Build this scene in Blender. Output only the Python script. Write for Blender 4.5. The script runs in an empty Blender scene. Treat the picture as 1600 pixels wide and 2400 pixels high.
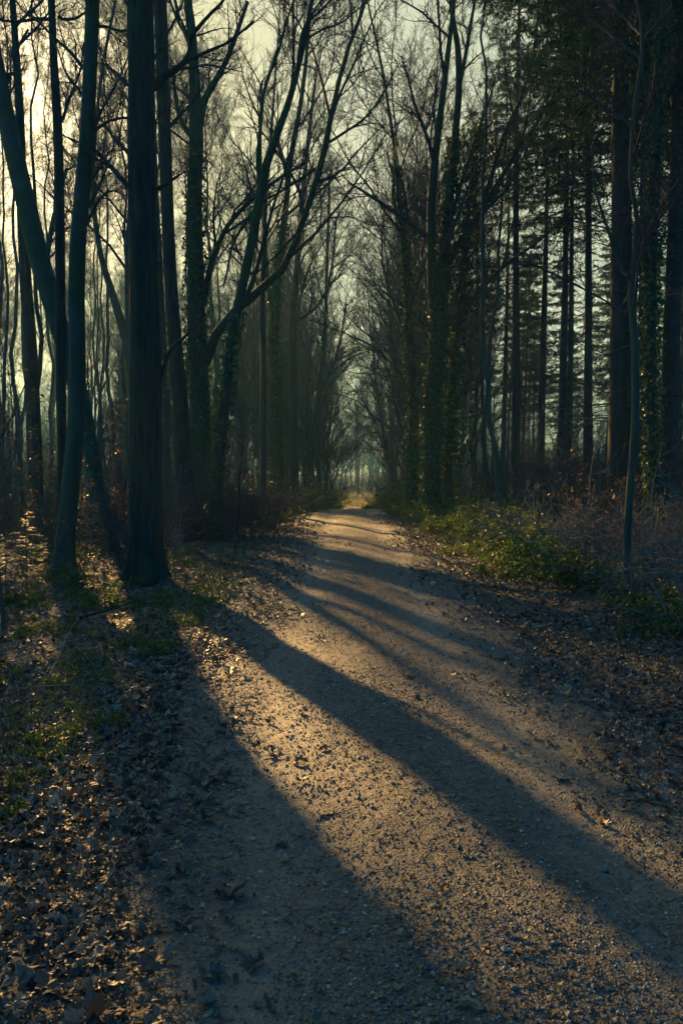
import bpy, math, random
import numpy as np
from mathutils import Vector, Matrix

rng = np.random.default_rng(7)
random.seed(7)
SC = bpy.context.scene
COL = SC.collection
R = math.radians

# ------------------------------------------------------------------ camera
CAM_H = 1.7
FPX = 2000.0                      # focal length in pixels of a 1600x2400 frame
YAW = math.atan(15 / FPX)         # camera looks slightly left of the path
PITCH = math.atan(100 / FPX)       # and slightly down
cam_data = bpy.data.cameras.new('camera')
cam = bpy.data.objects.new('camera', cam_data)
COL.objects.link(cam)
cam.location = (0, 0, CAM_H)
cam.rotation_euler = (R(90) - PITCH, 0, YAW)
cam_data.sensor_fit = 'VERTICAL'
cam_data.sensor_height = 36.0
cam_data.sensor_width = 24.0
cam_data.lens = 36.0 * FPX / 2400.0
cam_data.clip_start = 0.05
cam_data.clip_end = 3000
SC.camera = cam
CM = cam.rotation_euler.to_matrix()


def ray(xd, yd):
    """direction through a point of the photograph (1568 x 2352 units)"""
    u, v = xd * 1600 / 1568, yd * 1600 / 1568
    return CM @ Vector(((u - 800) / FPX, (1200 - v) / FPX, -1.0))


def at(xd, yd, Y):
    d = ray(xd, yd)
    t = Y / d.y
    return np.array([d.x * t, Y, CAM_H + d.z * t])


def px(w, Y):
    return w * 1600 / 1568 / FPX * Y


# ------------------------------------------------------------------ light
sd = ray(-4, 306).normalized()
SUN_EL = math.asin(sd.z)
SUN_AZ = math.atan2(sd.x, sd.y)          # from +Y towards +X
world = bpy.data.worlds.new('World')
SC.world = world
world.use_nodes = True
nt = world.node_tree
nt.nodes.clear()
sky = nt.nodes.new('ShaderNodeTexSky')
sky.sky_type = 'NISHITA'
sky.sun_disc = False
sky.sun_elevation = SUN_EL
sky.sun_rotation = SUN_AZ
sky.altitude = 50
sky.air_density = 1.0
sky.dust_density = 0.8
sky.ozone_density = 1.0
tint = nt.nodes.new('ShaderNodeMix')
tint.data_type = 'RGBA'
tint.blend_type = 'MULTIPLY'
tint.inputs[0].default_value = 1.0
geo_n = nt.nodes.new('ShaderNodeTexCoord')      # cream veil round the sun, blue green sky away from it
dotn = nt.nodes.new('ShaderNodeVectorMath')
dotn.operation = 'DOT_PRODUCT'
dotn.inputs[1].default_value = tuple(sd)
veil = nt.nodes.new('ShaderNodeValToRGB')
veil.color_ramp.elements[0].position = 0.2
veil.color_ramp.elements[0].color = (0.01, 0.62, 1.30, 1)
veil.color_ramp.elements[1].position = 0.62
veil.color_ramp.elements[1].color = (1.0, 0.96, 0.64, 1)
glow = veil.color_ramp.elements.new(0.93)
glow.color = (0.97, 0.91, 0.58, 1)
glow = veil.color_ramp.elements.new(1.0)
glow.color = (2.4, 2.0, 1.2, 1)
glow = veil.color_ramp.elements.new(0.985)
glow.color = (0.95, 0.86, 0.5, 1)
nt.links.new(geo_n.outputs['Generated'], dotn.inputs[0])
nt.links.new(dotn.outputs['Value'], veil.inputs[0])
nt.links.new(veil.outputs[0], tint.inputs[7])
soft = nt.nodes.new('ShaderNodeGamma')        # a thin veil of high cloud evens the sky out
soft.inputs[1].default_value = 0.38
hsv = nt.nodes.new('ShaderNodeHueSaturation')
hsv.inputs['Saturation'].default_value = 1.05
bg = nt.nodes.new('ShaderNodeBackground')
bg.inputs[1].default_value = 0.15
wo = nt.nodes.new('ShaderNodeOutputWorld')
nt.links.new(sky.outputs[0], soft.inputs[0])
nt.links.new(soft.outputs[0], hsv.inputs['Color'])
nt.links.new(hsv.outputs[0], tint.inputs[6])
nt.links.new(tint.outputs[2], bg.inputs[0])
nt.links.new(bg.outputs[0], wo.inputs[0])

sun_data = bpy.data.lights.new('sun', 'SUN')
sun_data.energy = 5.0
sun_data.angle = R(0.6)
sun_data.color = (1.0, 0.58, 0.20)
sun = bpy.data.objects.new('sun', sun_data)
COL.objects.link(sun)
sun.rotation_euler = (-sd).to_track_quat('-Z', 'Y').to_euler()
sun.location = (-30, 60, 40)

SC.view_settings.view_transform = 'Standard'
SC.view_settings.look = 'None'
SC.view_settings.exposure = 1.62
SC.view_settings.gamma = 1.0
SC.view_settings.use_curve_mapping = False
SC.cycles.use_denoising = True
SC.cycles.denoising_prefilter = 'FAST'
SC.cycles.max_bounces = 6
SC.cycles.diffuse_bounces = 2
SC.cycles.glossy_bounces = 2
SC.cycles.transmission_bounces = 3
SC.cycles.volume_bounces = 0
SC.cycles.use_adaptive_sampling = False
SC.cycles.sample_clamp_indirect = 4.0

# ------------------------------------------------------------------ noise
_tab = rng.random((256, 256))


def vnoise(x, y):
    x = np.asarray(x, float); y = np.asarray(y, float)
    xi = np.floor(x).astype(int); yi = np.floor(y).astype(int)
    fx = x - xi; fy = y - yi
    fx = fx * fx * (3 - 2 * fx); fy = fy * fy * (3 - 2 * fy)
    a = _tab[xi & 255, yi & 255]; b = _tab[(xi + 1) & 255, yi & 255]
    c = _tab[xi & 255, (yi + 1) & 255]; d = _tab[(xi + 1) & 255, (yi + 1) & 255]
    return (a * (1 - fx) + b * fx) * (1 - fy) + (c * (1 - fx) + d * fx) * fy


def smooth(a, lo, hi):
    t = np.clip((a - lo) / (hi - lo), 0, 1)
    return t * t * (3 - 2 * t)


def path_c(y):
    return 0.55 * np.exp(-np.maximum(np.asarray(y, float), -4) / 5.0) + 0.06 + 1.2 * smooth(np.asarray(y, float), 25, 95)




def dip(y):
    # beyond some thirty metres the ground falls away gently
    return -2.7 * smooth(np.asarray(y, float), 28, 95)


def terrain(x, y):
    x = np.asarray(x, float); y = np.asarray(y, float)
    d = np.abs(x - path_c(y))
    s = smooth(d, 1.2, 4.0)
    n = vnoise(x * .35 + 9, y * .35) * .6 + vnoise(x * 1.3, y * 1.3 + 40) * .4 + vnoise(x * 3.3, y * 3.3) * .25
    right = smooth(x, 2.0, 6.0)
    return s * (0.02 + 0.16 * (n - .3)) + right * .12 - .24 * smooth(-x, 1.5, 3.0) - .012 + dip(y)


# ------------------------------------------------------------------ mesh tools
def norm(v):
    return v / np.maximum(np.linalg.norm(v, axis=-1, keepdims=True), 1e-9)


class MB:
    """collects tubes and leaves, then links ONE mesh object"""

    def __init__(self):
        self.v = []; self.q = []; self.t = []; self.n = 0

    def add(self, verts, quads=None, tris=None):
        verts = np.asarray(verts, float).reshape(-1, 3)
        if quads is not None and len(quads):
            self.q.append(np.asarray(quads, int).reshape(-1, 4) + self.n)
        if tris is not None and len(tris):
            self.t.append(np.asarray(tris, int).reshape(-1, 3) + self.n)
        self.v.append(verts); self.n += len(verts)

    def tubes(self, P, Rr, k=3, rough=0.0):
        P = np.asarray(P, float); Rr = np.asarray(Rr, float)
        if P.ndim == 2:
            P = P[None]; Rr = Rr[None]
        m, n, _ = P.shape
        if m == 0:
            return
        T = norm(np.gradient(P, axis=1))
        mean = norm(T.mean(axis=1))
        ref = np.where(np.abs(mean[:, 2:3]) > .7, np.array([[1., 0.13, 0]]), np.array([[0.1, 0.07, 1.]]))
        N = norm(np.cross(T, ref[:, None, :]))
        B = np.cross(T, N)
        a = np.arange(k) * 2 * math.pi / k
        rad = np.repeat(Rr[:, :, None], k, axis=2)
        if rough:
            rad = rad * (1 + rough * (rng.random(rad.shape) - .5) * 2)
        V = P[:, :, None, :] + rad[..., None] * (np.cos(a)[None, None, :, None] * N[:, :, None, :] + np.sin(a)[None, None, :, None] * B[:, :, None, :])
        i = np.arange(n - 1)[:, None] * k; j = np.arange(k)[None, :]; j2 = (j + 1) % k
        q = np.stack([i + j, i + j2, i + k + j2, i + k + j], -1).reshape(-1, 4)
        q = (q[None] + (np.arange(m) * n * k)[:, None, None]).reshape(-1, 4)
        self.add(V, quads=q)

    def leaves(self, C, A, N, L, W, fold=.25):
        """small folded pointed leaves: 2 quads each"""
        C = np.asarray(C, float); m = len(C)
        if m == 0:
            return
        A = norm(A); S = norm(np.cross(A, N)); U = np.cross(S, A)
        L = np.broadcast_to(L, (m,))[:, None]; W = np.broadcast_to(W, (m,))[:, None]
        base = C; tip = C + A * L - U * L * .12
        mid = C + A * L * .5 + U * L * .03
        l = C + A * L * .42 + S * W * .5 + U * W * fold
        r = C + A * L * .42 - S * W * .5 + U * W * fold
        V = np.stack([base, l, tip, r, mid], 1)
        o = (np.arange(m) * 5)[:, None]
        q = np.concatenate([o + np.array([[0, 4, 2, 1]]), o + np.array([[0, 3, 2, 4]])], 0)
        self.add(V, quads=q)

    def mesh(self, name, smooth_shade=True):
        me = bpy.data.meshes.new(name)
        V = np.concatenate(self.v) if self.v else np.zeros((0, 3))
        nq = sum(len(x) for x in self.q); ntri = sum(len(x) for x in self.t)
        me.vertices.add(len(V)); me.vertices.foreach_set('co', V.astype(np.float32).ravel())
        loops = []
        if nq: loops.append(np.concatenate(self.q).ravel())
        if ntri: loops.append(np.concatenate(self.t).ravel())
        li = np.concatenate(loops) if loops else np.zeros(0, int)
        me.loops.add(len(li)); me.loops.foreach_set('vertex_index', li.astype(np.int32))
        me.polygons.add(nq + ntri)
        st = np.concatenate([np.arange(nq) * 4, nq * 4 + np.arange(ntri) * 3]).astype(np.int32)
        me.polygons.foreach_set('loop_start', st)
        me.polygons.foreach_set('use_smooth', np.full(nq + ntri, smooth_shade, dtype=bool))
        me.update(calc_edges=True)
        return me

    def build(self, name, mat, parent=None, smooth_shade=True):
        me = self.mesh(name, smooth_shade)
        me.materials.append(mat)
        o = bpy.data.objects.new(name, me)
        COL.objects.link(o)
        if parent is not None:
            o.parent = parent
        return o


def tag(o, label=None, cat=None, group=None, kind=None):
    if label: o['label'] = label
    if cat: o['category'] = cat
    if group: o['group'] = group
    if kind: o['kind'] = kind
    return o


def empty(name, loc=(0, 0, 0), label=None, cat=None, group=None):
    o = bpy.data.objects.new(name, None)
    COL.objects.link(o)
    o.location = loc
    o.empty_display_size = .2
    return tag(o, label, cat, group)


def copy_tree(o, loc, rz=0., s=1., label=None, group=None, tilt=(0, 0)):
    c = o.copy(); COL.objects.link(c)
    c.location = loc; c.rotation_euler = (tilt[0], tilt[1], rz); c.scale = (s, s, s)
    if label: c['label'] = label
    if group: c['group'] = group
    for ch in o.children:
        d = ch.copy(); COL.objects.link(d); d.parent = c
    return c


# ------------------------------------------------------------------ materials
def mat_new(name):
    m = bpy.data.materials.new(name)
    m.use_nodes = True
    n = m.node_tree
    n.nodes.clear()
    out = n.nodes.new('ShaderNodeOutputMaterial')
    return m, n, out


def node(n, t, **kw):
    x = n.nodes.new(t)
    for k, v in kw.items():
        setattr(x, k, v)
    return x


def ramp(n, fac, stops):
    r = n.nodes.new('ShaderNodeValToRGB')
    e = r.color_ramp.elements
    while len(e) < len(stops): e.new(.5)
    for el, (p, c) in zip(e, stops):
        el.position = p; el.color = (*c, 1) if len(c) == 3 else c
    n.links.new(fac, r.inputs[0])
    return r.outputs[0]


def noise(n, coord, scale, detail=4, rough=.6, vec_scale=None):
    t = n.nodes.new('ShaderNodeTexNoise')
    t.inputs['Scale'].default_value = scale
    t.inputs['Detail'].default_value = detail
    t.inputs['Roughness'].default_value = rough
    if vec_scale:
        mp = n.nodes.new('ShaderNodeMapping')
        mp.inputs['Scale'].default_value = vec_scale
        n.links.new(coord, mp.inputs[0]); coord = mp.outputs[0]
    n.links.new(coord, t.inputs['Vector'])
    return t.outputs[0]


def bark(name, c0, c1, moss=None, moss_amt=.5, bump=.6, furrow=(9, 9, 1.6)):
    m, n, out = mat_new(name)
    tc = node(n, 'ShaderNodeTexCoord').outputs['Object']
    f = noise(n, tc, 1.0, 6, .65, (furrow[0], furrow[1], furrow[2]))
    col = ramp(n, f, [(.32, c0), (.68, c1)])
    if moss:
        g = noise(n, tc, 1.7, 5, .65)
        gr = ramp(n, g, [(.62 - moss_amt * .3, (0, 0, 0)), (.74 - moss_amt * .2, (1, 1, 1))])
        mx = node(n, 'ShaderNodeMix', data_type='RGBA')
        n.links.new(gr, mx.inputs[0]); n.links.new(col, mx.inputs[6]); mx.inputs[7].default_value = (*moss, 1)
        col = mx.outputs[2]
    b = node(n, 'ShaderNodeBsdfPrincipled')
    n.links.new(col, b.inputs['Base Color'])
    b.inputs['Roughness'].default_value = .85
    b.inputs['Specular IOR Level'].default_value = .25
    bp = node(n, 'ShaderNodeBump')
    bp.inputs['Strength'].default_value = bump; bp.inputs['Distance'].default_value = .05
    n.links.new(f, bp.inputs['Height']); n.links.new(bp.outputs[0], b.inputs['Normal'])
    n.links.new(b.outputs[0], out.inputs[0])
    return m


def leafmat(name, stops, transl=.35, rough=.45, spec=.5, tcol=None):
    m, n, out = mat_new(name)
    g = node(n, 'ShaderNodeNewGeometry')
    col = ramp(n, g.outputs['Random Per Island'], stops)
    b = node(n, 'ShaderNodeBsdfPrincipled')
    b.inputs['Roughness'].default_value = rough
    b.inputs['Specular IOR Level'].default_value = spec
    n.links.new(col, b.inputs['Base Color'])
    t = node(n, 'ShaderNodeBsdfTranslucent')
    if tcol:
        mx = node(n, 'ShaderNodeMix', data_type='RGBA', blend_type='MULTIPLY')
        mx.inputs[0].default_value = 1
        n.links.new(col, mx.inputs[6]); mx.inputs[7].default_value = (*tcol, 1)
        n.links.new(mx.outputs[2], t.inputs[0])
    else:
        n.links.new(col, t.inputs[0])
    ms = node(n, 'ShaderNodeMixShader')
    ms.inputs[0].default_value = transl
    n.links.new(b.outputs[0], ms.inputs[1]); n.links.new(t.outputs[0], ms.inputs[2])
    n.links.new(ms.outputs[0], out.inputs[0])
    return m


M = {}
M['bark_dark'] = bark('bark_dark', (.004, .005, .004), (.046, .044, .032), (.03, .045, .012), .35, 1.0, (13, 13, 1.8))
M['bark_beech'] = bark('bark_beech', (.03, .034, .026), (.065, .066, .05), (.03, .05, .015), .6, .2, (3, 3, 2))
M['bark_moss'] = bark('bark_moss', (.018, .018, .012), (.055, .05, .035), (.045, .06, .012), .8)
M['bark_thin'] = bark('bark_thin', (.03, .03, .025), (.075, .07, .055), (.03, .045, .015), .5, .3)
M['bark_conifer'] = bark('bark_conifer', (.018, .016, .013), (.05, .044, .036), None, .3, .7, (7, 7, 2.5))
M['twig'] = bark('twig', (.028, .025, .021), (.075, .066, .055), None, 0, .1)
M['bark_young'] = bark('bark_young', (.032, .036, .024), (.088, .086, .058), (.05, .07, .02), .4, .2, (5, 5, 1.5))
M['dry_stem'] = bark('dry_stem', (.07, .068, .058), (.17, .16, .135), None, 0, .1)
M['ivy'] = leafmat('ivy_leaf', [(0, (.012, .035, .012)), (.55, (.025, .06, .018)), (.85, (.06, .10, .025)), (1, (.11, .15, .045))], .22, .55, .3, (1.3, 1.5, .6))
M['bramble'] = leafmat('bramble_leaf', [(0, (.022, .05, .014)), (.5, (.045, .095, .018)), (.82, (.09, .13, .022)), (.9, (.14, .15, .035)), (1, (.15, .085, .035))], .45, .5, .35, (1.5, 1.6, .5))
M['needle'] = leafmat('conifer_needle', [(0, (.014, .036, .018)), (.7, (.028, .062, .026)), (1, (.055, .095, .03))], .22, .65, .15, (1.2, 1.4, .8))
M['pale_needle'] = leafmat('young_conifer_needle', [(0, (.05, .09, .05)), (1, (.14, .19, .10))], .4, .4, .6, (1.4, 1.4, .9))
M['rust_leaf'] = leafmat('rusty_leaf', [(0, (.08, .04, .02)), (.6, (.16, .075, .035)), (1, (.24, .13, .06))], .4, .5, .3, (1.4, 1.0, .7))
M['dead_leaf'] = leafmat('dead_leaf', [(0, (.022, .021, .02)), (.45, (.068, .059, .05)), (.85, (.15, .125, .10)), (.96, (.28, .22, .15)), (1, (.24, .10, .035))], .15, .5, .45)
M['flake'] = leafmat('leaf_flake', [(0, (.06, .04, .025)), (.5, (.17, .11, .06)), (.9, (.3, .22, .12)), (1, (.42, .33, .2))], .1, .6, .3)
M['grass'] = leafmat('grass_blade', [(0, (.03, .06, .012)), (1, (.09, .13, .03))], .4, .45, .4)

M['straw'] = bark('straw', (.18, .165, .08), (.32, .29, .14), None, 0, .3, (1, 1, 1))
M['straw_blade'] = leafmat('straw_blade', [(0, (.19, .175, .08)), (1, (.37, .33, .16))], .5, .5, .3)


def ground_mat():
    m, n, out = mat_new('forest_floor')
    tc = node(n, 'ShaderNodeTexCoord').outputs['Object']
    vo = node(n, 'ShaderNodeTexVoronoi'); vo.inputs['Scale'].default_value = 14
    mp = noise(n, tc, 3, 4)
    n.links.new(tc, vo.inputs['Vector'])
    col = ramp(n, vo.outputs['Color'], [(0, (.022, .016, .011)), (.5, (.06, .041, .026)), (.85, (.12, .08, .048)), (1, (.05, .045, .02))])
    big = noise(n, tc, .25, 4)
    gm = ramp(n, big, [(.5, (0, 0, 0)), (.68, (1, 1, 1))])
    mx = node(n, 'ShaderNodeMix', data_type='RGBA')
    n.links.new(gm, mx.inputs[0]); n.links.new(col, mx.inputs[6]); mx.inputs[7].default_value = (.03, .045, .014, 1)
    b = node(n, 'ShaderNodeBsdfPrincipled')
    n.links.new(mx.outputs[2], b.inputs['Base Color'])
    b.inputs['Roughness'].default_value = .8
    bp = node(n, 'ShaderNodeBump'); bp.inputs['Strength'].default_value = .9; bp.inputs['Distance'].default_value = .04
    n.links.new(vo.outputs['Distance'], bp.inputs['Height']); n.links.new(bp.outputs[0], b.inputs['Normal'])
    n.links.new(b.outputs[0], out.inputs[0])
    return m


def path_mat():
    m, n, out = mat_new('gravel_path')
    tc = node(n, 'ShaderNodeTexCoord').outputs['Object']
    big = noise(n, tc, .9, 5, .6, (1.6, .5, 1))
    col = ramp(n, big, [(.3, (.05, .058, .062)), (.5, (.085, .087, .084)), (.72, (.135, .117, .093))])
    vo = node(n, 'ShaderNodeTexVoronoi'); vo.inputs['Scale'].default_value = 85
    n.links.new(tc, vo.inputs['Vector'])
    sp = ramp(n, vo.outputs['Color'], [(0, (.15, .16, .18)), (.5, (.8, .82, .83)), (.85, (1.3, 1.27, 1.2)), (1, (2.4, 2.2, 1.9))])
    vo2 = node(n, 'ShaderNodeTexVoronoi'); vo2.inputs['Scale'].default_value = 34
    n.links.new(tc, vo2.inputs['Vector'])
    sp2 = ramp(n, vo2.outputs['Color'], [(0, (.5, .5, .52)), (.6, (.95, .95, .94)), (.88, (1.2, 1.15, 1.05)), (1, (2.2, 2.0, 1.7))])
    mx0 = node(n, 'ShaderNodeMix', data_type='RGBA', blend_type='MULTIPLY'); mx0.inputs[0].default_value = .75
    n.links.new(col, mx0.inputs[6]); n.links.new(sp2, mx0.inputs[7])
    mx = node(n, 'ShaderNodeMix', data_type='RGBA', blend_type='MULTIPLY'); mx.inputs[0].default_value = .95
    n.links.new(mx0.outputs[2], mx.inputs[6]); n.links.new(sp, mx.inputs[7])
    at = node(n, 'ShaderNodeAttribute', attribute_name='track')
    m2 = node(n, 'ShaderNodeMix', data_type='RGBA')
    fac = node(n, 'ShaderNodeMath', operation='MULTIPLY'); fac.inputs[1].default_value = .8
    fn = noise(n, tc, 9, 4, .6)
    fr = ramp(n, fn, [(.3, (.2, .2, .2)), (.65, (1, 1, 1))])
    n.links.new(at.outputs['Fac'], fac.inputs[0])
    f3 = node(n, 'ShaderNodeMath', operation='MULTIPLY')
    n.links.new(fac.outputs[0], f3.inputs[0]); n.links.new(fr, f3.inputs[1])
    n.links.new(f3.outputs[0], m2.inputs[0]); n.links.new(mx.outputs[2], m2.inputs[6]); m2.inputs[7].default_value = (.195, .178, .145, 1)
    mx = m2
    b = node(n, 'ShaderNodeBsdfPrincipled')
    n.links.new(mx.outputs[2], b.inputs['Base Color'])
    b.inputs['Roughness'].default_value = .7
    b.inputs['Specular IOR Level'].default_value = .45
    f2 = noise(n, tc, 60, 5, .7)
    ad = node(n, 'ShaderNodeMath', operation='ADD')
    n.links.new(vo.outputs['Distance'], ad.inputs[0]); n.links.new(f2, ad.inputs[1])
    bp = node(n, 'ShaderNodeBump'); bp.inputs['Strength'].default_value = .6; bp.inputs['Distance'].default_value = .010
    n.links.new(ad.outputs[0], bp.inputs['Height']); n.links.new(bp.outputs[0], b.inputs['Normal'])
    n.links.new(b.outputs[0], out.inputs[0])
    return m


def pebble_mat():
    m, n, out = mat_new('pebbles')
    g = node(n, 'ShaderNodeNewGeometry')
    col = ramp(n, g.outputs['Random Per Island'], [(0, (.035, .036, .036)), (.5, (.10, .095, .085)), (.9, (.2, .17, .13)), (1, (.36, .32, .26))])
    b = node(n, 'ShaderNodeBsdfPrincipled')
    n.links.new(col, b.inputs['Base Color']); b.inputs['Roughness'].default_value = .6
    n.links.new(b.outputs[0], out.inputs[0])
    return m


M['ground'] = ground_mat(); M['path'] = path_mat(); M['pebble'] = pebble_mat()

# ------------------------------------------------------------------ ground and path
def grid_mesh(xs, ys, zf):
    X, Y = np.meshgrid(xs, ys)
    Z = zf(X, Y)
    nx, ny = len(xs), len(ys)
    i = np.arange(ny - 1)[:, None] * nx; j = np.arange(nx - 1)[None, :]
    q = np.stack([i + j, i + j + 1, i + nx + j + 1, i + nx + j], -1).reshape(-1, 4)
    return np.stack([X, Y, Z], -1).reshape(-1, 3), q


def geo(lo, hi, n):
    return np.geomspace(lo, hi, n)


xs_h = np.concatenate([np.arange(0, 6, .12), geo(6, 500, 70)])
xs = np.concatenate([-xs_h[::-1][:-1], xs_h])
ys = np.concatenate([[-60, -30, -15, -8, -4, -1], np.arange(1.2, 14, .12), geo(14, 600, 160)])
g = MB(); v, q = grid_mesh(xs, ys, terrain); g.add(v, q)
tag(g.build('ground', M['ground']), kind='structure')


PW = 2.1


def path_z(U, Y):
    X = path_c(Y) + U * PW
    rag = .3 * (vnoise(X * .8, Y * .8 + 7) - .5) + .25 * (vnoise(X * 3, Y * 3) - .5)
    edge = smooth(np.abs(U * PW) + rag, 1.4, 1.95)
    wv = .18 * (vnoise(Y * .35, Y * 0 + 3) - .5)
    rut = -.026 * np.exp(-((U * PW - .78 + wv) / .24) ** 2) - .026 * np.exp(-((U * PW + .72 + wv) / .26) ** 2) + .016 * np.exp(-(U * PW / .35) ** 2) + .02 * (vnoise(X * 2.2, Y * 1.4 + 60) - .5)
    mic = .010 * (vnoise(X * 6, Y * 6) - .5) + .008 * (vnoise(X * 17 + 5, Y * 17) - .5) + .007 * (vnoise(X * 45 + 5, Y * 45) - .5)
    return .045 + rut + mic - edge * .115 + dip(Y)


us = np.linspace(-1, 1, 230)
ysp = np.concatenate([np.arange(-3, 1.8, .2), np.arange(1.8, 7, .02), np.arange(7, 14, .045), geo(14, 112, 190)])
U, Y = np.meshgrid(us, ysp)
Vp = np.stack([path_c(Y) + U * PW, Y, path_z(U, Y)], -1).reshape(-1, 3)
nx = len(us)
i = np.arange(len(ysp) - 1)[:, None] * nx; j = np.arange(nx - 1)[None, :]
qp = np.stack([i + j, i + j + 1, i + nx + j + 1, i + nx + j], -1).reshape(-1, 4)
g = MB(); g.add(Vp, qp)
po = tag(g.build('path', M['path']), kind='structure')
# worn wheel tracks: paler and smoother packed dirt
dx = (U * PW).ravel(); yy = Y.ravel()
wv = .18 * (vnoise(yy * .35, yy * 0 + 3) - .5)
tr_ = np.exp(-((dx - .78 + wv) / .24) ** 2) + np.exp(-((dx + .72 + wv) / .26) ** 2)
tr_ = tr_ * np.clip(.25 + 1.3 * vnoise(dx * 1.1 + 20, yy * .55), 0, 1)
at_ = po.data.attributes.new('track', 'FLOAT', 'POINT')
at_.data.foreach_set('value', tr_.astype(np.float32))


def surf(x, y):
    u = (x - path_c(y)) / PW
    return np.maximum(terrain(x, y), np.where(np.abs(u) < 1, path_z(u, y), -9))


# ------------------------------------------------------------------ growing wood
def spawn(P, Rr, K, t0, t1, ang, length, npts, up=.2, wander=.18, ratio=.55, rmin=.004, bias=None, keep=1.0, taper=.25, flat=0.):
    """children on every parent polyline; length: (lo, hi) factor of the parent's length"""
    m, n, _ = P.shape
    seg = np.linalg.norm(np.diff(P, axis=1), axis=2).sum(1)
    t = t0 + (t1 - t0) * (np.arange(K)[None, :] + rng.random((m, K))) / K
    f = np.clip(t * (n - 1), 0, n - 1.001); i0 = f.astype(int); fr = (f - i0)[..., None]
    mi = np.arange(m)[:, None]
    pos = P[mi, i0] * (1 - fr) + P[mi, i0 + 1] * fr
    tan = norm(P[mi, i0 + 1] - P[mi, i0])
    rad = Rr[mi, i0] * (1 - fr[..., 0]) + Rr[mi, i0 + 1] * fr[..., 0]
    r3 = norm(rng.normal(size=pos.shape))
    perp = norm(np.cross(tan, r3))
    if flat:
        perp[..., 2] *= (1 - flat); perp = norm(perp)
    a = np.radians(ang[0] + (ang[1] - ang[0]) * rng.random(t.shape))[..., None]
    d = tan * np.cos(a) + perp * np.sin(a)
    d[..., 2] += up * .6
    if bias is not None:
        d = d + np.asarray(bias)
    d = norm(d)
    L = seg[:, None] * (length[0] + (length[1] - length[0]) * rng.random(t.shape)) * (1.05 - .5 * t)
    pos = pos.reshape(-1, 3); d = d.reshape(-1, 3); L = L.reshape(-1); rad = rad.reshape(-1)
    if keep < 1:
        k = rng.random(len(L)) < keep
        pos, d, L, rad = pos[k], d[k], L[k], rad[k]
    c = len(L)
    Q = np.zeros((c, npts, 3)); Q[:, 0] = pos
    step = (L / (npts - 1))[:, None]
    cur = d
    for s in range(1, npts):
        Q[:, s] = Q[:, s - 1] + cur * step
        cur = cur + rng.normal(size=cur.shape) * wander
        cur[:, 2] += up * .5 / npts * 2
        cur = norm(cur)
    rb = np.maximum(np.minimum(rad * ratio, L * .022 + .003), rmin)
    prof = np.linspace(1, taper, npts)
    RR = np.maximum(rb[:, None] * prof[None], rmin * .6)
    return Q, RR


def resample(pts, n):
    pts = np.asarray(pts, float)
    d = np.concatenate([[0], np.cumsum(np.linalg.norm(np.diff(pts[:, :3], axis=0), axis=1))])
    s = np.linspace(0, d[-1], n)
    # Catmull-Rom through the points
    out = []
    for x in s:
        k = min(np.searchsorted(d, x, side='right') - 1, len(pts) - 2)
        t = (x - d[k]) / max(d[k + 1] - d[k], 1e-9)
        p0 = pts[max(k - 1, 0)]; p1 = pts[k]; p2 = pts[k + 1]; p3 = pts[min(k + 2, len(pts) - 1)]
        out.append(.5 * ((2 * p1) + (-p0 + p2) * t + (2 * p0 - 5 * p1 + 4 * p2 - p3) * t * t + (-p0 + 3 * p1 - 3 * p2 + p3) * t ** 3))
    return np.array(out)


def twigs(mb, P, Rr, dens=1.0, up=.2, bias=None, rm=.006, lev=3, ang=(25, 60), k2=8, k3=7, start=.12):
    """branches, twigs and twiglets grown on a set of parent limbs, all into one crown mesh"""
    b, rb = spawn(P, Rr, max(2, int(8 * dens)), start, 1.0, ang, (.35, .6), 6, up, .16, .6, rm * 1.3, bias)
    mb.tubes(b, rb, 4)
    t, rt = spawn(b, rb, k2, .15, 1.0, ang, (.35, .65), 5, up * .8, .2, .6, rm * .85, bias)
    mb.tubes(t, rt, 3)
    if lev > 2:
        w, rw = spawn(t, rt, k3, .1, 1.0, (20, 60), (.35, .7), 4, up * .6, .24, .65, rm * .62, bias)
        mb.tubes(w, rw, 3)
        return w
    return t


def ivy_on(mb, pts, rad, n, size=.09, spread=.22, t0=0., t1=1.):
    m = len(pts)
    t = (t0 + (t1 - t0) * rng.random(n)) * (m - 1.001)
    i0 = t.astype(int); fr = (t - i0)[:, None]
    p = pts[i0] * (1 - fr) + pts[i0 + 1] * fr
    r = rad[i0]
    a = rng.random(n) * 2 * math.pi
    o = np.stack([np.cos(a), np.sin(a), np.zeros(n)], -1)
    clump = vnoise(a * 2.2, t * 2.5) ** 1.5
    dist = r + .02 + spread * clump * rng.random(n)
    c = p + o * dist[:, None]
    A = norm(o * .5 + rng.normal(size=(n, 3)) * .5 + np.array([0, 0, -.6]))
    N = norm(o + rng.normal(size=(n, 3)) * .5 + np.array([0, 0, .35]))
    L = size * (.6 + .8 * rng.random(n))
    mb.leaves(c, A, N, L, L * .9)


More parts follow.
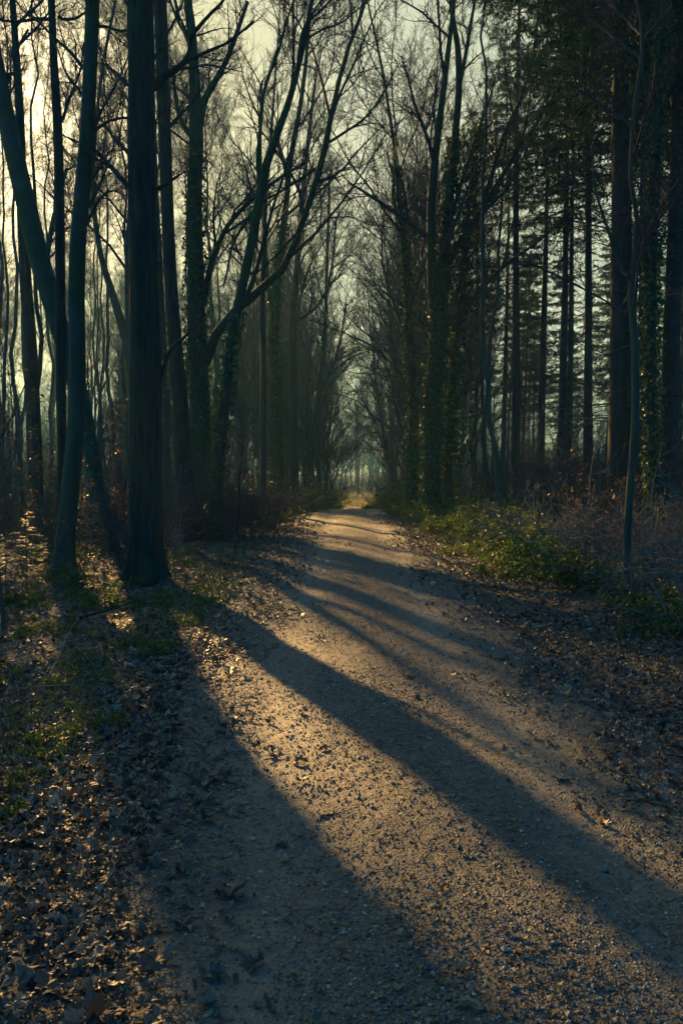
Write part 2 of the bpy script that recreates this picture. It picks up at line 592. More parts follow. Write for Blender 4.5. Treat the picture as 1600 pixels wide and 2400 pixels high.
def trunk_mesh(pts, rad, mat, parent, k=16, flare=True, name='trunk', base_z=0.):
    P = np.array(pts); rr = np.array(rad)
    if flare:
        f = np.concatenate([np.linspace(0, 6, 25), np.arange(7, len(P))])
        i0 = np.minimum(f.astype(int), len(P) - 2); w = (f - i0)[:, None]
        P = P[i0] * (1 - w) + P[i0 + 1] * w; rr = rr[i0] * (1 - w[:, 0]) + rr[i0 + 1] * w[:, 0]
    n = len(P)
    mb = MB()
    T = norm(np.gradient(P, axis=0))
    a = np.arange(k) * 2 * math.pi / k
    ph = rng.random(6) * 6.28
    ref = np.array([1, .05, .02])
    B = norm(np.cross(T, ref)); N = np.cross(B, T)
    h = np.maximum(P[:, 2] - base_z, 0)
    V = []
    for s in range(n):
        lump = 1 + .045 * np.sin(2 * a + ph[0] + h[s] * .5) + .035 * np.sin(3 * a + ph[1] - h[s] * .9) + .025 * np.sin(5 * a + ph[2] + h[s] * 1.7)
        lump += .03 * (vnoise(a * 2.5 + ph[3] * 9, np.full(k, h[s] * 1.3)) - .5)
        if k >= 40:                                      # furrowed bark
            lump += .045 * (vnoise(a * 7.6 + ph[0] * 5, np.full(k, h[s] * .9)) - .5) + .04 * (vnoise(a * 15.3, np.full(k, h[s] * 2.1)) - .5)
        if flare:
            e = math.exp(-h[s] / max(rr[0] * 1.5, .05))
            root = .5 + .5 * np.sin(5 * a + ph[4]) * .6 + .25 * np.sin(3 * a + ph[5])
            lump = lump * (1 + e * (.1 + 1.0 * np.clip(root, 0, 1) ** 2))
        V.append(P[s] + (rr[s] * lump)[:, None] * (np.cos(a)[:, None] * N[s] + np.sin(a)[:, None] * B[s]))
    V = np.array(V).reshape(-1, 3)
    i = np.arange(n - 1)[:, None] * k; j = np.arange(k)[None, :]; j2 = (j + 1) % k
    q = np.stack([i + j, i + j2, i + k + j2, i + k + j], -1).reshape(-1, 4)
    mb.add(V, quads=q)
    return mb


def hero(name, label, Y, line, mat, height, limbs=(), crown=1.0, t0=.45, ivy=None, k=16, group=None, lean_y=0., rm=.005,
         auto=8, limb_len=(.18, .3), bias=None, up=.25, cat='tree', gfix=None, stems=(), ang=(30, 60)):
    """a tree traced from the photograph and stood at its own distance.
    line / limbs / stems: (x, y, width) in photo units from the base up"""
    global rng
    rng = np.random.default_rng(int(Y * 37 + line[0][0]))
    base = at(line[0][0], line[0][1], Y)
    bz = float(terrain(base[0], Y)) if gfix is None else gfix
    root = empty(name, (base[0], Y, bz), label, cat, group)
    o = np.array([base[0], Y, bz])

    def trace(pl, wob=.0):
        pts = []
        for (x, y, w) in pl:
            p = at(x, y, Y)
            pts.append([*p, px(w, Y) / 2])
        return np.array(pts)

    tr = trace(line)
    tr[0, 2] = bz - .25
    top = tr[-1]
    if top[2] < height:                                 # the part above the frame
        d = tr[-1, :3] - tr[-2, :3]; d = d / np.linalg.norm(d)
        L = height - top[2]; r = top[3]
        ext = [top]
        for s in range(1, 4):
            d = norm(d + np.array([rng.normal() * .07, rng.normal() * .07, .08]))
            p = ext[-1][:3] + d * L / 3
            ext.append(np.array([*p, r * (1 - .29 * s)]))
        tr = np.vstack([tr, np.array(ext[1:])])
    n = max(18, int((tr[-1, 2] - bz) * (6 if k >= 40 else 2.2)))
    rs = resample(tr, n)
    rs[:, 1] += lean_y * (rs[:, 2] - bz) + .12 * np.sin(rs[:, 2] * .35 + base[0]) * np.clip((rs[:, 2] - bz) / 4, 0, 1)
    P = rs[:, :3] - o; rad = np.maximum(rs[:, 3], .012)
    trunk_mesh(P, rad, mat, root, k).build('trunk', mat, root)
    parents = []; prad = []
    for pl in limbs:
        lr = trace(pl)
        m = len(lr)
        dy = rng.normal() * .12
        lr[:, 1] += np.linspace(0, 1, m) * dy * (lr[-1, 2] - lr[0, 2])
        l = resample(lr, 14)
        # start the limb inside the trunk it grows from
        kk = np.argmin(np.linalg.norm(rs[:, :3] - l[0, :3], axis=1))
        l[0, 1] = rs[kk, 1]
        mb = MB(); lp = l[:, :3] - o; lrd = np.maximum(l[:, 3], .012)
        mb.tubes(lp, lrd, 9, .05)
        mb.build('limb', mat, root)
        parents.append(lp); prad.append(lrd)
    cr = MB()
    if auto:
        a, ra = spawn(P[None], rad[None], auto, t0, .99, ang, limb_len, 14, up, .09, .5, .02, bias)
        cr.tubes(a, ra, 6)
        parents += list(a); prad += list(ra)
    if parents and crown > 0:
        PP = np.array(parents); RR = np.array(prad)
        twigs(cr, PP, RR, crown, up, bias, rm)
    if cr.n:
        cr.build('crown', M['twig'], root)
    if ivy:
        iv = MB()
        ivy_on(iv, P, rad, ivy[0], ivy[1], ivy[2], ivy[3], ivy[4])
        iv.build('ivy', M['ivy'], root)
    return root


# ------------------------------------------------------------------ the trees one can tell apart
hero('broadleaf_tree', 'tall thick straight dark trunk standing nearest the left edge of the path', 14.6,
     [(338, 1338, 80), (337, 1250, 74), (337, 1100, 71), (336, 900, 70), (333, 600, 62), (329, 300, 60), (327, 130, 60), (323, -10, 56)],
     M['bark_dark'], 17,
     [[(350, 212, 16), (385, 175, 14), (432, 138, 12), (442, 90, 10), (480, 45, 8), (520, 5, 6), (540, -50, 5)],
      [(420, 148, 9), (470, 118, 8), (525, 90, 6), (580, 40, 5)],
      [(350, 440, 12), (372, 428, 10), (398, 410, 7), (418, 396, 4)],
      [(355, 900, 16), (372, 850, 12), (392, 800, 9), (425, 770, 6), (450, 745, 4)]],
     crown=.7, t0=.33, k=64, auto=24, rm=.0035, limb_len=(.08, .15))  # many short low limbs, added to shade the near path
hero('broadleaf_tree', 'dark furrowed trunk leaning left just behind the thickest straight trunk', 22.4,
     [(447, 1244, 58), (437, 1180, 44), (425, 1080, 37), (417, 960, 35), (405, 800, 31), (392, 600, 29), (384, 400, 29), (374, 200, 29), (366, 0, 28)],
     M['bark_dark'], 22, [[(382, 300, 10), (410, 270, 8), (440, 240, 6), (470, 200, 4)]], crown=1.2, t0=.6, k=44, rm=.005)
hero('beech_tree', 'smooth greenish trunk curving right as it rises at the left of the clearing', 14.7,
     [(146, 1338, 52), (150, 1230, 44), (160, 1120, 42), (171, 1000, 40), (176, 850, 38), (176, 700, 36), (181, 560, 34), (194, 420, 33), (204, 300, 31), (212, 150, 30), (219, -10, 29)],
     M['bark_beech'], 16,
     [[(212, 310, 9), (235, 287, 7), (262, 274, 6), (300, 270, 6), (345, 274, 5), (400, 305, 5), (450, 345, 4), (490, 380, 3)],
      [(215, 60, 9), (245, 62, 7), (275, 72, 6), (300, 70, 5)],
      [(198, 520, 7), (230, 455, 6), (262, 437, 5), (285, 450, 3)]],
     crown=.6, t0=.36, k=48, auto=16, rm=.0035, limb_len=(.08, .15))  # low twiggy limbs added here as well, to darken the foreground
hero('broadleaf_tree', 'slim very straight trunk rising behind the curving greenish beech', 17,
     [(140, 1130, 22), (141, 1050, 22), (137, 900, 23), (136, 700, 22), (136, 500, 21), (135, 300, 20), (128, 150, 17), (122, -10, 15)],
     M['bark_dark'], 18,
     [[(128, 46, 9), (90, 44, 7), (40, 50, 6), (0, 46, 5), (-40, 30, 4)], [(140, 44, 7), (175, 42, 6), (205, 20, 4)],
      [(143, 280, 8), (165, 225, 6), (190, 170, 5), (200, 110, 3)]], crown=1.3, t0=.6, auto=12, gfix=0., rm=.004)
hero('broadleaf_tree', 'wide based trunk leaning left across the low sun', 23.8,
     [(231, 1236, 64), (220, 1130, 44), (206, 1020, 38), (180, 900, 42), (130, 740, 42), (85, 580, 44), (55, 450, 42), (22, 300, 40), (2, 190, 36), (-20, 60, 32)],
     M['bark_beech'], 24, [[(12, 250, 10), (18, 175, 8), (40, 160, 7), (32, 120, 6), (60, 60, 5)], [(100, 640, 14), (118, 520, 11), (135, 440, 9), (150, 380, 7)]],
     crown=1.1, t0=.64, k=20, auto=11, rm=.005)
hero('broadleaf_tree', 'dark upright trunk left of the leaning trunk, half hidden by rusty leaves', 26,
     [(84, 1190, 34), (82, 1050, 33), (78, 900, 32), (70, 750, 30), (60, 620, 27), (50, 450, 22), (42, 250, 18), (30, 50, 14)],
     M['bark_dark'], 23, crown=1.3, t0=.62, auto=13, rm=.005)
hero('broadleaf_tree', 'forked mossy tree with one huge limb sweeping right over the path', 28,
     [(462, 1180, 50), (460, 1060, 44), (459, 900, 42), (453, 760, 42), (450, 600, 38), (449, 450, 34), (452, 330, 32), (450, 250, 28), (444, 150, 22), (438, 60, 20), (428, -30, 17)],
     M['bark_moss'], 29,
     [[(470, 840, 24), (486, 790, 24), (510, 750, 22), (545, 712, 20), (590, 675, 18), (630, 645, 17), (665, 600, 15), (688, 535, 14), (722, 440, 14), (748, 345, 14), (768, 245, 11), (795, 140, 9), (828, 55, 8), (850, -20, 6)],
      [(752, 330, 7), (790, 300, 6), (840, 260, 5), (880, 200, 4), (915, 130, 3)],
      [(735, 380, 8), (690, 410, 7), (640, 440, 5), (600, 460, 4), (560, 480, 3)],
      [(455, 300, 22), (470, 232, 17), (500, 180, 14), (522, 140, 12), (545, 80, 10), (570, 10, 8)],
      [(448, 320, 16), (428, 296, 12), (412, 262, 10), (402, 210, 8), (398, 150, 6)],
      [(468, 700, 14), (482, 620, 13), (505, 560, 12), (530, 515, 11), (580, 465, 10), (640, 420, 8), (700, 385, 6)]],
     crown=1.0, t0=.5, k=20, auto=8, rm=.008, ivy=(2600, .1, .2, .02, .42))
hero('broadleaf_tree', 'slender tree leaning right with its base beside the left verge', 22.2,
     [(492, 1246, 40), (495, 1160, 32), (503, 1060, 28), (514, 950, 26), (527, 840, 24), (541, 740, 23), (560, 650, 22), (577, 570, 21), (593, 480, 20), (606, 400, 19), (632, 320, 16), (662, 235, 14), (682, 160, 12), (700, 80, 11), (718, -20, 9)],
     M['bark_moss'], 20,
     [[(600, 440, 11), (592, 380, 9), (600, 310, 8), (610, 220, 7), (640, 150, 6), (665, 70, 5), (690, 10, 4)],
      [(595, 470, 8), (570, 500, 7), (535, 560, 6), (522, 620, 5), (512, 660, 3)],
      [(682, 170, 8), (688, 110, 7), (700, 60, 6), (740, 20, 5), (780, -20, 4)]],
     crown=.9, t0=.55, k=16, auto=8, rm=.006, bias=(.12, -.05, .1), ivy=(900, .1, .12, .02, .3))
hero('broadleaf_tree', 'ivy clad trunk forking high above the left verge', 42,
     [(642, 1165, 32), (636, 1050, 28), (634, 920, 28), (628, 800, 25), (632, 690, 22), (640, 600, 18), (655, 480, 15), (668, 360, 12), (690, 240, 10), (705, 120, 8)],
     M['bark_moss'], 28, [[(630, 760, 12), (618, 680, 11), (608, 560, 10), (600, 420, 8), (596, 300, 7), (600, 180, 5)]],
     crown=1.2, t0=.4, auto=10, rm=.010, bias=(.1, 0, .1), ivy=(2600, .12, .25, .02, .5))
hero('broadleaf_tree', 'straight trunk beside bright rusty leaves on the left verge', 52,
     [(679, 1172, 22), (676, 1050, 19), (674, 900, 19), (672, 760, 18), (680, 640, 15), (690, 500, 12), (705, 350, 9), (720, 220, 7)],
     M['bark_dark'], 27, [[(676, 740, 9), (710, 720, 8), (738, 690, 7), (755, 650, 6), (765, 590, 5), (772, 500, 4)]],
     crown=1.2, t0=.35, auto=11, rm=.011, bias=(.12, 0, .1))
hero('broadleaf_tree', 'forked trunk whose right stem bends out over the far path', 60,
     [(711, 1168, 16), (713, 1080, 14), (722, 980, 13), (732, 900, 12), (742, 820, 11), (748, 700, 9), (752, 560, 7), (756, 430, 5)],
     M['bark_dark'], 25, [[(728, 930, 9), (745, 880, 8), (768, 830, 7), (785, 760, 5), (795, 690, 4)]],
     crown=1.3, t0=.3, auto=12, rm=.012, bias=(.12, 0, .1))
hero('broadleaf_tree', 'thin trunk with rusty twigs between two thicker left verge trunks', 33,
     [(604, 1130, 14), (604, 1000, 13), (606, 850, 13), (603, 700, 12), (606, 560, 10), (612, 420, 8), (622, 300, 6)],
     M['bark_thin'], 22, crown=1.0, t0=.35, auto=9, rm=.009)
hero('broadleaf_tree', 'thin forked trunk standing in the gap right of the thickest trunk', 32,
     [(384, 1130, 16), (382, 980, 15), (376, 850, 14), (370, 700, 13), (362, 500, 12), (356, 300, 9), (350, 120, 7)],
     M['bark_thin'], 26, crown=.8, t0=.6, auto=9, rm=.007, ivy=(1100, .1, .12, .02, .45))
hero('broadleaf_tree', 'pale forked tree leaning left behind the thickest trunk', 27,
     [(305, 1150, 24), (305, 960, 22), (300, 840, 22), (285, 770, 20), (262, 690, 17), (240, 620, 14), (226, 560, 12), (214, 440, 10), (222, 300, 8), (240, 150, 7)],
     M['bark_thin'], 25, [[(298, 800, 14), (290, 700, 12), (288, 560, 11), (292, 420, 9), (285, 250, 8), (292, 100, 6)]], crown=1.1, t0=.64, auto=12, rm=.005)
# right of the path
hero('ivy_clad_tree', 'massive ivy clad tree with several upright stems on the right verge', 29.3,
     [(990, 1192, 48), (990, 1080, 40), (992, 960, 38), (1000, 840, 36), (1008, 740, 36), (1014, 640, 30), (1020, 560, 22), (1034, 430, 20), (1046, 300, 17), (1054, 200, 16), (1052, 110, 14), (1040, 40, 10), (1032, -30, 8)],
     M['bark_moss'], 31,
     [[(1000, 760, 22), (990, 660, 20), (988, 560, 19), (990, 450, 19), (1000, 340, 17), (1016, 210, 14), (1028, 110, 11), (1038, 20, 9), (1045, -40, 7)],
      [(1016, 650, 24), (1034, 590, 18), (1062, 545, 17), (1090, 505, 15), (1120, 455, 14), (1160, 390, 12), (1200, 320, 11), (1228, 280, 9), (1275, 210, 8), (1320, 130, 6)],
      [(1108, 470, 12), (1130, 400, 11), (1148, 340, 10), (1170, 280, 9), (1200, 215, 8), (1226, 140, 7), (1246, 40, 6), (1252, -30, 5)],
      [(1054, 200, 10), (1068, 130, 9), (1080, 60, 8), (1092, -10, 6)],
      [(1030, 520, 9), (1060, 420, 8), (1090, 320, 6), (1120, 240, 5), (1140, 170, 4)],
      [(1012, 760, 14), (1050, 720, 11), (1100, 670, 9), (1160, 610, 8), (1230, 560, 6), (1310, 490, 4)]],
     crown=.9, t0=.5, k=20, auto=6, rm=.009, ivy=(5200, .095, .28, .01, .42))
hero('ivy_clad_tree', 'narrower ivy clad trunk just left of the massive ivy tree', 34,
     [(947, 1180, 26), (948, 1060, 24), (948, 920, 23), (942, 800, 20), (936, 690, 17), (928, 560, 13), (915, 440, 10), (905, 330, 8)],
     M['bark_moss'], 23, crown=1.2, t0=.3, auto=14, rm=.011, ivy=(4000, .1, .28, .01, .6), ang=(20, 45), limb_len=(.3, .45))
hero('ivy_clad_tree', 'shrubby ivy tree spreading right of the massive ivy trunk', 30,
     [(1028, 1140, 24), (1030, 1020, 22), (1036, 900, 20), (1044, 800, 16), (1056, 720, 12), (1066, 640, 9)],
     M['bark_moss'], 13.5, crown=1.0, t0=.2, auto=14, rm=.008, ivy=(6000, .11, 1.5, .15, 1.), limb_len=(.2, .35))
hero('young_tree', 'slim pale leaning young tree at the right edge of the leaf litter', 11.2,
     [(1440, 1376, 22), (1438, 1280, 17), (1440, 1180, 17), (1447, 1080, 17), (1454, 980, 17), (1454, 860, 18), (1448, 740, 17), (1440, 640, 16), (1462, 540, 11), (1442, 440, 10), (1447, 320, 9), (1462, 180, 8), (1478, 90, 7), (1462, 10, 5)],
     M['bark_young'], 10.5,
     [[(1438, 640, 9), (1412, 590, 7), (1390, 530, 6), (1360, 440, 5), (1350, 340, 3)],
      [(1450, 620, 5), (1470, 590, 4), (1500, 520, 4), (1530, 450, 3)],
      [(1432, 720, 5), (1395, 695, 4), (1340, 665, 4), (1270, 630, 3), (1200, 600, 2)],
      [(1475, 90, 5), (1510, 50, 4), (1545, 10, 3)]],
     crown=.9, t0=.3, k=14, auto=11, rm=.003, limb_len=(.12, .22))
hero('ivy_clad_tree', 'dark trunk with sunlit ivy running up its left side', 17,
     [(1504, 1230, 28), (1500, 1100, 26), (1498, 950, 25), (1497, 800, 25), (1500, 600, 25), (1506, 400, 24), (1512, 200, 22), (1516, -10, 20)],
     M['bark_dark'], 20, crown=.7, t0=.5, auto=9, rm=.005, ivy=(4200, .08, .16, .0, .7))

# ------------------------------------------------------------------ kinds of trees that repeat
def bare_tree(name, H, r0, mat, limbs_n, t0, ang, ll, rm, dens=1., up=.25, lean=.03, cat='tree', ivy=0, k=10, fork=False):
    root = empty(name, cat=cat)
    n = 22
    h = np.linspace(0, H, n)
    w = np.cumsum(rng.normal(size=(n, 2)) * .09 * H / 22, axis=0) + rng.normal(size=2) * lean * h[:, None]
    P = np.column_stack([w[:, 0], w[:, 1], h]); P[:, :2] -= P[0, :2]; P[0, 2] = -.25
    rad = r0 * np.clip((1 - (h / H) ** 1.15), .06, 1)
    trunk_mesh(P, rad, mat, root, k).build('trunk', mat, root)
    cr = MB()
    a, ra = spawn(P[None], rad[None], limbs_n, t0, .99, ang, ll, 12, up, .10, .6, .012)
    cr.tubes(a, ra, 5)
    twigs(cr, a, ra, dens, up, None, rm)
    cr.build('crown', M['twig'], root)
    if ivy:
        iv = MB(); ivy_on(iv, P, rad, ivy, .13, .35, .0, .6); iv.build('ivy', M['ivy'], root)
    return root


def conifer(H, r0, h0, hd, spread, dens=1.):
    root = empty('conifer_tree', cat='conifer')
    n = 16
    h = np.linspace(0, H, n)
    P = np.column_stack([.05 * np.sin(h * .3 + rng.random() * 6), .05 * np.cos(h * .23), h]); P[0, 2] = -.25
    rad = r0 * np.clip(1 - h / H, .05, 1) ** .8
    trunk_mesh(P, rad, M['bark_conifer'], root, 12).build('trunk', M['bark_conifer'], root)
    br = MB(); fo = MB()
    zs = np.arange(h0, H - .6, .42)
    B = []; BR = []; D = []
    for z in zs + rng.normal(size=len(zs)) * .16:
        if z < hd and rng.random() < .3: continue
        kk = rng.integers(3, 6) if z < hd else rng.integers(3, 6)
        a0 = rng.random() * 6.28
        for c in range(kk):
            a = a0 + c * 6.28 / kk + rng.normal() * .25
            live = z > hd
            L = spread * (1 - .75 * max(z - hd, 0) / (H - hd)) * (.75 + .5 * rng.random()) if live else spread * (.08 + .85 * rng.random() ** 1.6)
            t = np.linspace(0, 1, 7)
            sag = (-.22 * L * t + .20 * L * t ** 2.2) if live else (-.12 * L * t + rng.normal() * .28 * L * t - .1 * L * t ** 2)
            wob = np.cumsum(rng.normal(size=7)) * .04 * L
            x = L * t * math.cos(a) - wob * math.sin(a); y = L * t * math.sin(a) + wob * math.cos(a)
            B.append(np.column_stack([x, y, z + rng.normal() * .1 + sag])); BR.append(np.linspace(.028, .006, 7) * (1 if live else .75))
            D.append(live)
    B = np.array(B); BR = np.array(BR); D = np.array(D)
    br.tubes(B, BR, 4)
    s, sr = spawn(B[~D], BR[~D], 7, .15, 1, (30, 65), (.2, .45), 4, 0, .2, .6, .006, flat=.6)
    br.tubes(s, sr, 3)
    s2, sr2 = spawn(s, sr, 3, .2, 1, (30, 60), (.3, .5), 3, 0, .2, .7, .005)
    br.tubes(s2, sr2, 3)
    s, sr = spawn(B[D], BR[D], int(14 * dens), .15, 1, (35, 60), (.2, .38), 4, -.12, .1, .6, .006, flat=.75)
    br.tubes(s, sr, 3)
    # needle sprays hang along the side twigs
    m = len(s); K = 20
    t = rng.random((m, K)) * 2.999; i0 = t.astype(int); f = (t - i0)[..., None]; mi = np.arange(m)[:, None]
    C = (s[mi, i0] * (1 - f) + s[mi, i0 + 1] * f).reshape(-1, 3)
    T = norm(s[mi, i0 + 1] - s[mi, i0]).reshape(-1, 3)
    A = norm(T * .8 + rng.normal(size=C.shape) * .55 + np.array([0, 0, -.35]))
    N = norm(rng.normal(size=C.shape) * .4 + np.array([0, 0, 1]))
    L = .12 + .16 * rng.random(len(C))
    fo.leaves(C, A, N, L, L * .15, .02)
    br.build('branches', M['twig'], root)
    fo.build('crown', M['needle'], root)
    return root


used = set()


def put(proto, loc, rz=None, s=1., label=None, group=None, tilt=(0, 0)):
    rz = rng.random() * 6.28 if rz is None else rz
    if proto.name not in used:
        used.add(proto.name)
        proto.location = loc; proto.rotation_euler = (tilt[0], tilt[1], rz); proto.scale = (s, s, s)
        if label: proto['label'] = label
        if group: proto['group'] = group
        return proto
    return copy_tree(proto, loc, rz, s, label, group, tilt)


def gz(x, y):
    return float(terrain(x, y))


rng = np.random.default_rng(101)
# tall bare trees, leaning slightly, of the woods on the left
bares = [bare_tree('broadleaf_tree', H, r, M[b], ln, t0, a, ll, rm, d, lean=le)
         for H, r, b, ln, t0, a, ll, rm, d, le in [
             (25, .17, 'bark_dark', 14, .6, (25, 55), (.18, .3), .008, 1.25, .02),
             (26, .21, 'bark_beech', 15, .62, (25, 50), (.18, .3), .008, 1.25, .03),
             (22, .12, 'bark_thin', 12, .55, (25, 50), (.16, .26), .008, 1.25, .04),
             (24, .10, 'bark_thin', 12, .66, (30, 60), (.15, .26), .007, 1.3, .03),
             (27, .24, 'bark_dark', 16, .55, (20, 45), (.2, .34), .009, 1.25, .02)]]
rng = np.random.default_rng(102)
# dense upright trees of the two rows along the path
rows = [bare_tree('broadleaf_tree', H, r, M['bark_moss'], ln, t0, (18, 42), (.3, .48), .012, .75, .3, .03, ivy=iv)
        for H, r, ln, t0, iv in [(22, .18, 20, .12, 0), (20, .15, 18, .15, 1500), (24, .2, 20, .2, 2200)]]
rng = np.random.default_rng(103)
conifers = [conifer(25, .24, 2.6, 11, 3.0), conifer(23, .18, 2., 9.5, 2.6), conifer(27, .28, 3., 12, 3.3), conifer(20, .12, 2., 8.5, 2.2),
            conifer(25, .2, 2., 13, 2.5, .55), conifer(23, .16, 2., 11, 2.2, .5)]

rng = np.random.default_rng(104)
# conifers on the right one can tell apart
for xd, Y, pr, s, lab in [
        (1414, 20, 2, 1.0, 'thick straight conifer trunk left of the slim leaning young tree'),
        (1472, 19.5, 1, 1.0, 'dark conifer trunk between the young tree and the sunlit ivy trunk'),
        (1538, 20, 0, .95, 'dark conifer trunk right of the trunk with sunlit ivy'),
        (1290, 36, 5, 1.1, 'straight conifer trunk behind the bare thicket midway along the right wood'),
        (1244, 42, 4, 1.0, 'conifer trunk with bare lower branches seen against the pale sky'),
        (1181, 39, 4, 1.1, 'conifer with thick trunk right of two slender trunks by the ivy shrub'),
        (1344, 31, 5, 1.1, 'slender conifer left of the thick straight conifer trunk')]:
    p = at(xd, 1100, Y)
    put(conifers[pr], (p[0], Y, gz(p[0], Y)), None, s, lab)


put(bares[3], (at(1152, 1100, 26)[0], 26, 0.1), None, .9, 'slender bare trunk standing alone before the thicket right of the massive ivy tree')
put(bares[2], (at(1120, 1100, 38)[0], 38, -.1), None, 1.0, 'bare trunk nearest the shrubby ivy tree on the right')


def scatter(n, xr, yr, mind, avoid=()):
    out = []
    tries = 0
    while len(out) < n and tries < n * 60:
        tries += 1
        x = xr[0] + (xr[1] - xr[0]) * rng.random(); y = yr[0] + (yr[1] - yr[0]) * rng.random()
        if all((x - a) ** 2 + (y - b) ** 2 > mind * mind for a, b in list(avoid) + out):
            out.append((x, y))
    return out


rng = np.random.default_rng(105)
for x, y in scatter(32, (9, 48), (34, 105), 3.6):
    if x < 8 + (y - 30) * .06: continue
    put(conifers[rng.choice([3, 4, 4, 5, 5])], (x, y, gz(x, y)), None, .8 + .4 * rng.random(), tilt=tuple(rng.normal(size=2) * .02), label=
        'dark conifer among many close set trunks in the wood right of the path', group='conifers in the wood right of the path')
for x, y in scatter(10, (9, 20), (22, 34), 3.2):
    if x / y < .40: continue
    put(conifers[rng.integers(4)], (x, y, gz(x, y)), None, .9 + .2 * rng.random(),
        'dark close conifer at the right edge of the wood', 'close conifers at the right edge')
for x, y, k in [(8.2, 26, 1), (10.5, 25, 0), (12.5, 31, 2)]:
    put(conifers[k], (x, y, gz(x, y)), None, .95 + .15 * rng.random(), 'full crowned conifer shading the upper right of the wood', 'full crowned conifers of the right wood')
for x, y in scatter(92, (-52, -9), (38, 108), 2.7):
    open_sun = 3 < y + x / .42 < 25 and y < 75
    if -3 < y + x / .42 < 24 and y < 62 and rng.random() < .7: continue
    if 19 < y + x / .42 < 33 and y < 75: continue
    put(bares[3 if open_sun else rng.integers(5)], (x, y, gz(x, y)), None, (.8 if open_sun else .75) + .35 * rng.random(),
        'slim bare tree among many in the wood left of the path', 'bare trees in the wood left of the path')
rng = np.random.default_rng(107)
for x, y in scatter(44, (-20, -7.5), (26, 52), 1.9):
    ln = y + x / .42
    if 4.2 < ln < 5.8 or 7.2 < ln < 11: continue
    put(bares[3], (x, y, gz(x, y)), None, .8 + .25 * rng.random(),
        'slender pole like tree with fine twigs between the thick left trunks', 'pole like trees between the thick left trunks')
rng = np.random.default_rng(108)
for x, y in scatter(26, (-24, -11), (30, 60), 2.6):
    if 4 < y + x / .42 < 40: continue
    put(bares[2 + rng.integers(2)], (x, y, gz(x, y)), None, .5 + .35 * rng.random(),
        'thin young bare trunk between bigger trunks left of the path', 'thin trunks between the bigger left trunks')
rng = np.random.default_rng(109)
Yr = 66.
while Yr < 112:
    for sgn in (-1, 1):
        x = float(path_c(Yr)) + sgn * (3.7 + rng.random() * 1.0) + rng.normal() * .2
        put(rows[rng.integers(3)], (x, Yr + rng.normal() * 1.2, gz(x, Yr)), None, .85 + .3 * rng.random(),
            'bare upright tree in the row lining the far %s side of the path' % ('left' if sgn < 0 else 'right'),
            'trees lining the far %s side of the path' % ('left' if sgn < 0 else 'right'), tilt=(0, -sgn * (.06 + .06 * rng.random())))
        if rng.random() < .7:
            x2 = x + sgn * (2.5 + 2 * rng.random())
            put(rows[rng.integers(3)], (x2, Yr + 2.5, gz(x2, Yr)), None, .75 + .3 * rng.random(),
                'bare bushy tree just behind the row on the far %s side of the path' % ('left' if sgn < 0 else 'right'),
                'second row of trees on the far %s side' % ('left' if sgn < 0 else 'right'))
    Yr += 6.5
# unseen wood beside and behind the photographer, added to dim the sky light
for x, y, k in [(7.5, 8, 0), (9.5, 4, 1), (7, 0, 2), (10, -4, 0), (6.5, -8, 1), (9, -13, 2), (4.5, -17, 0), (-4.5, -16, 1), (-8, -11, 2), (-7, -5, 0), (-10, -1, 1),
                (0, -24, 2), (-13, -9, 0), (13, 0, 1), (12, 9, 2), (13, -10, 3), (-4, -26, 3), (5, -27, 1), (-12, -18, 2), (13, -20, 0)]:
    put(conifers[k], (x, y, gz(x, y)), None, .9 + .2 * rng.random(), 'unseen dark conifer beside or behind the photographer, added to dim the sky light', 'unseen conifers around the photographer')
for Y0, x, pr, s in [(41, 4.4, 0, .9), (46, 3.9, 2, .9), (50, 4.8, 1, .9), (55, 4.0, 0, .9), (60, 4.4, 2, .95), (46, 6.6, 0, .8), (60, -7.2, 2, .85), (66, -5.5, 1, .9)]:
    put(rows[pr], (x, Y0, gz(x, Y0)), None, s, 'bare bushy tree in the middle distance on the %s verge' % ('left' if x < 0 else 'right'),
        'bushy trees of the middle distance on the %s verge' % ('left' if x < 0 else 'right'))
for x, y in scatter(7, (-16, 18), (156, 190), 4):
    if -3 < x < 2: continue
    put(rows[rng.integers(3)], (x, y, gz(x, y)), None, .9 + .35 * rng.random(),
        'hazy bare tree closing the view beyond the sunny gap', 'trees closing the view beyond the gap')
rng = np.random.default_rng(110)
rng = np.random.default_rng(322)
for x, y in scatter(28, (-46, -6.5), (60, 112), 2.4):
    put(bares[rng.choice([2, 3, 3])], (x, y, gz(x, y)), None, .7 + .4 * rng.random(),
        'thin distant trunk seen between the larger trunks of the left wood', 'thin distant trunks of the left wood', tilt=tuple(rng.normal(size=2) * .03))
for x, y in scatter(15, (6.5, 34), (38, 74), 2.6):
    put(conifers[rng.choice([3, 5, 5])], (x, y, gz(x, y)), None, .7 + .35 * rng.random(),
        'slender conifer pole between thicker trunks of the right wood', 'slender conifer poles of the right wood', tilt=tuple(rng.normal(size=2) * .025))
rng = np.random.default_rng(321)
for x, y in scatter(26, (-28, -5.5), (74, 116), 2.6):
    put(rows[rng.integers(3)], (x, y, gz(x, y)), None, .75 + .35 * rng.random(),
        'bare twiggy tree in the hazy depth of the left wood near the path', 'twiggy trees in the hazy depth of the left wood')
# a single thin tree in the sunny gap at the end of the path
p = at(822, 1165, 135)
t = bare_tree('small_tree', 7.5, .16, M['bark_dark'], 8, .5, (35, 70), (.2, .35), .012, .6)
t.location = (p[0], 135, gz(p[0], 135)); tag(t, 'small lone tree in the sunny gap at the end of the path')

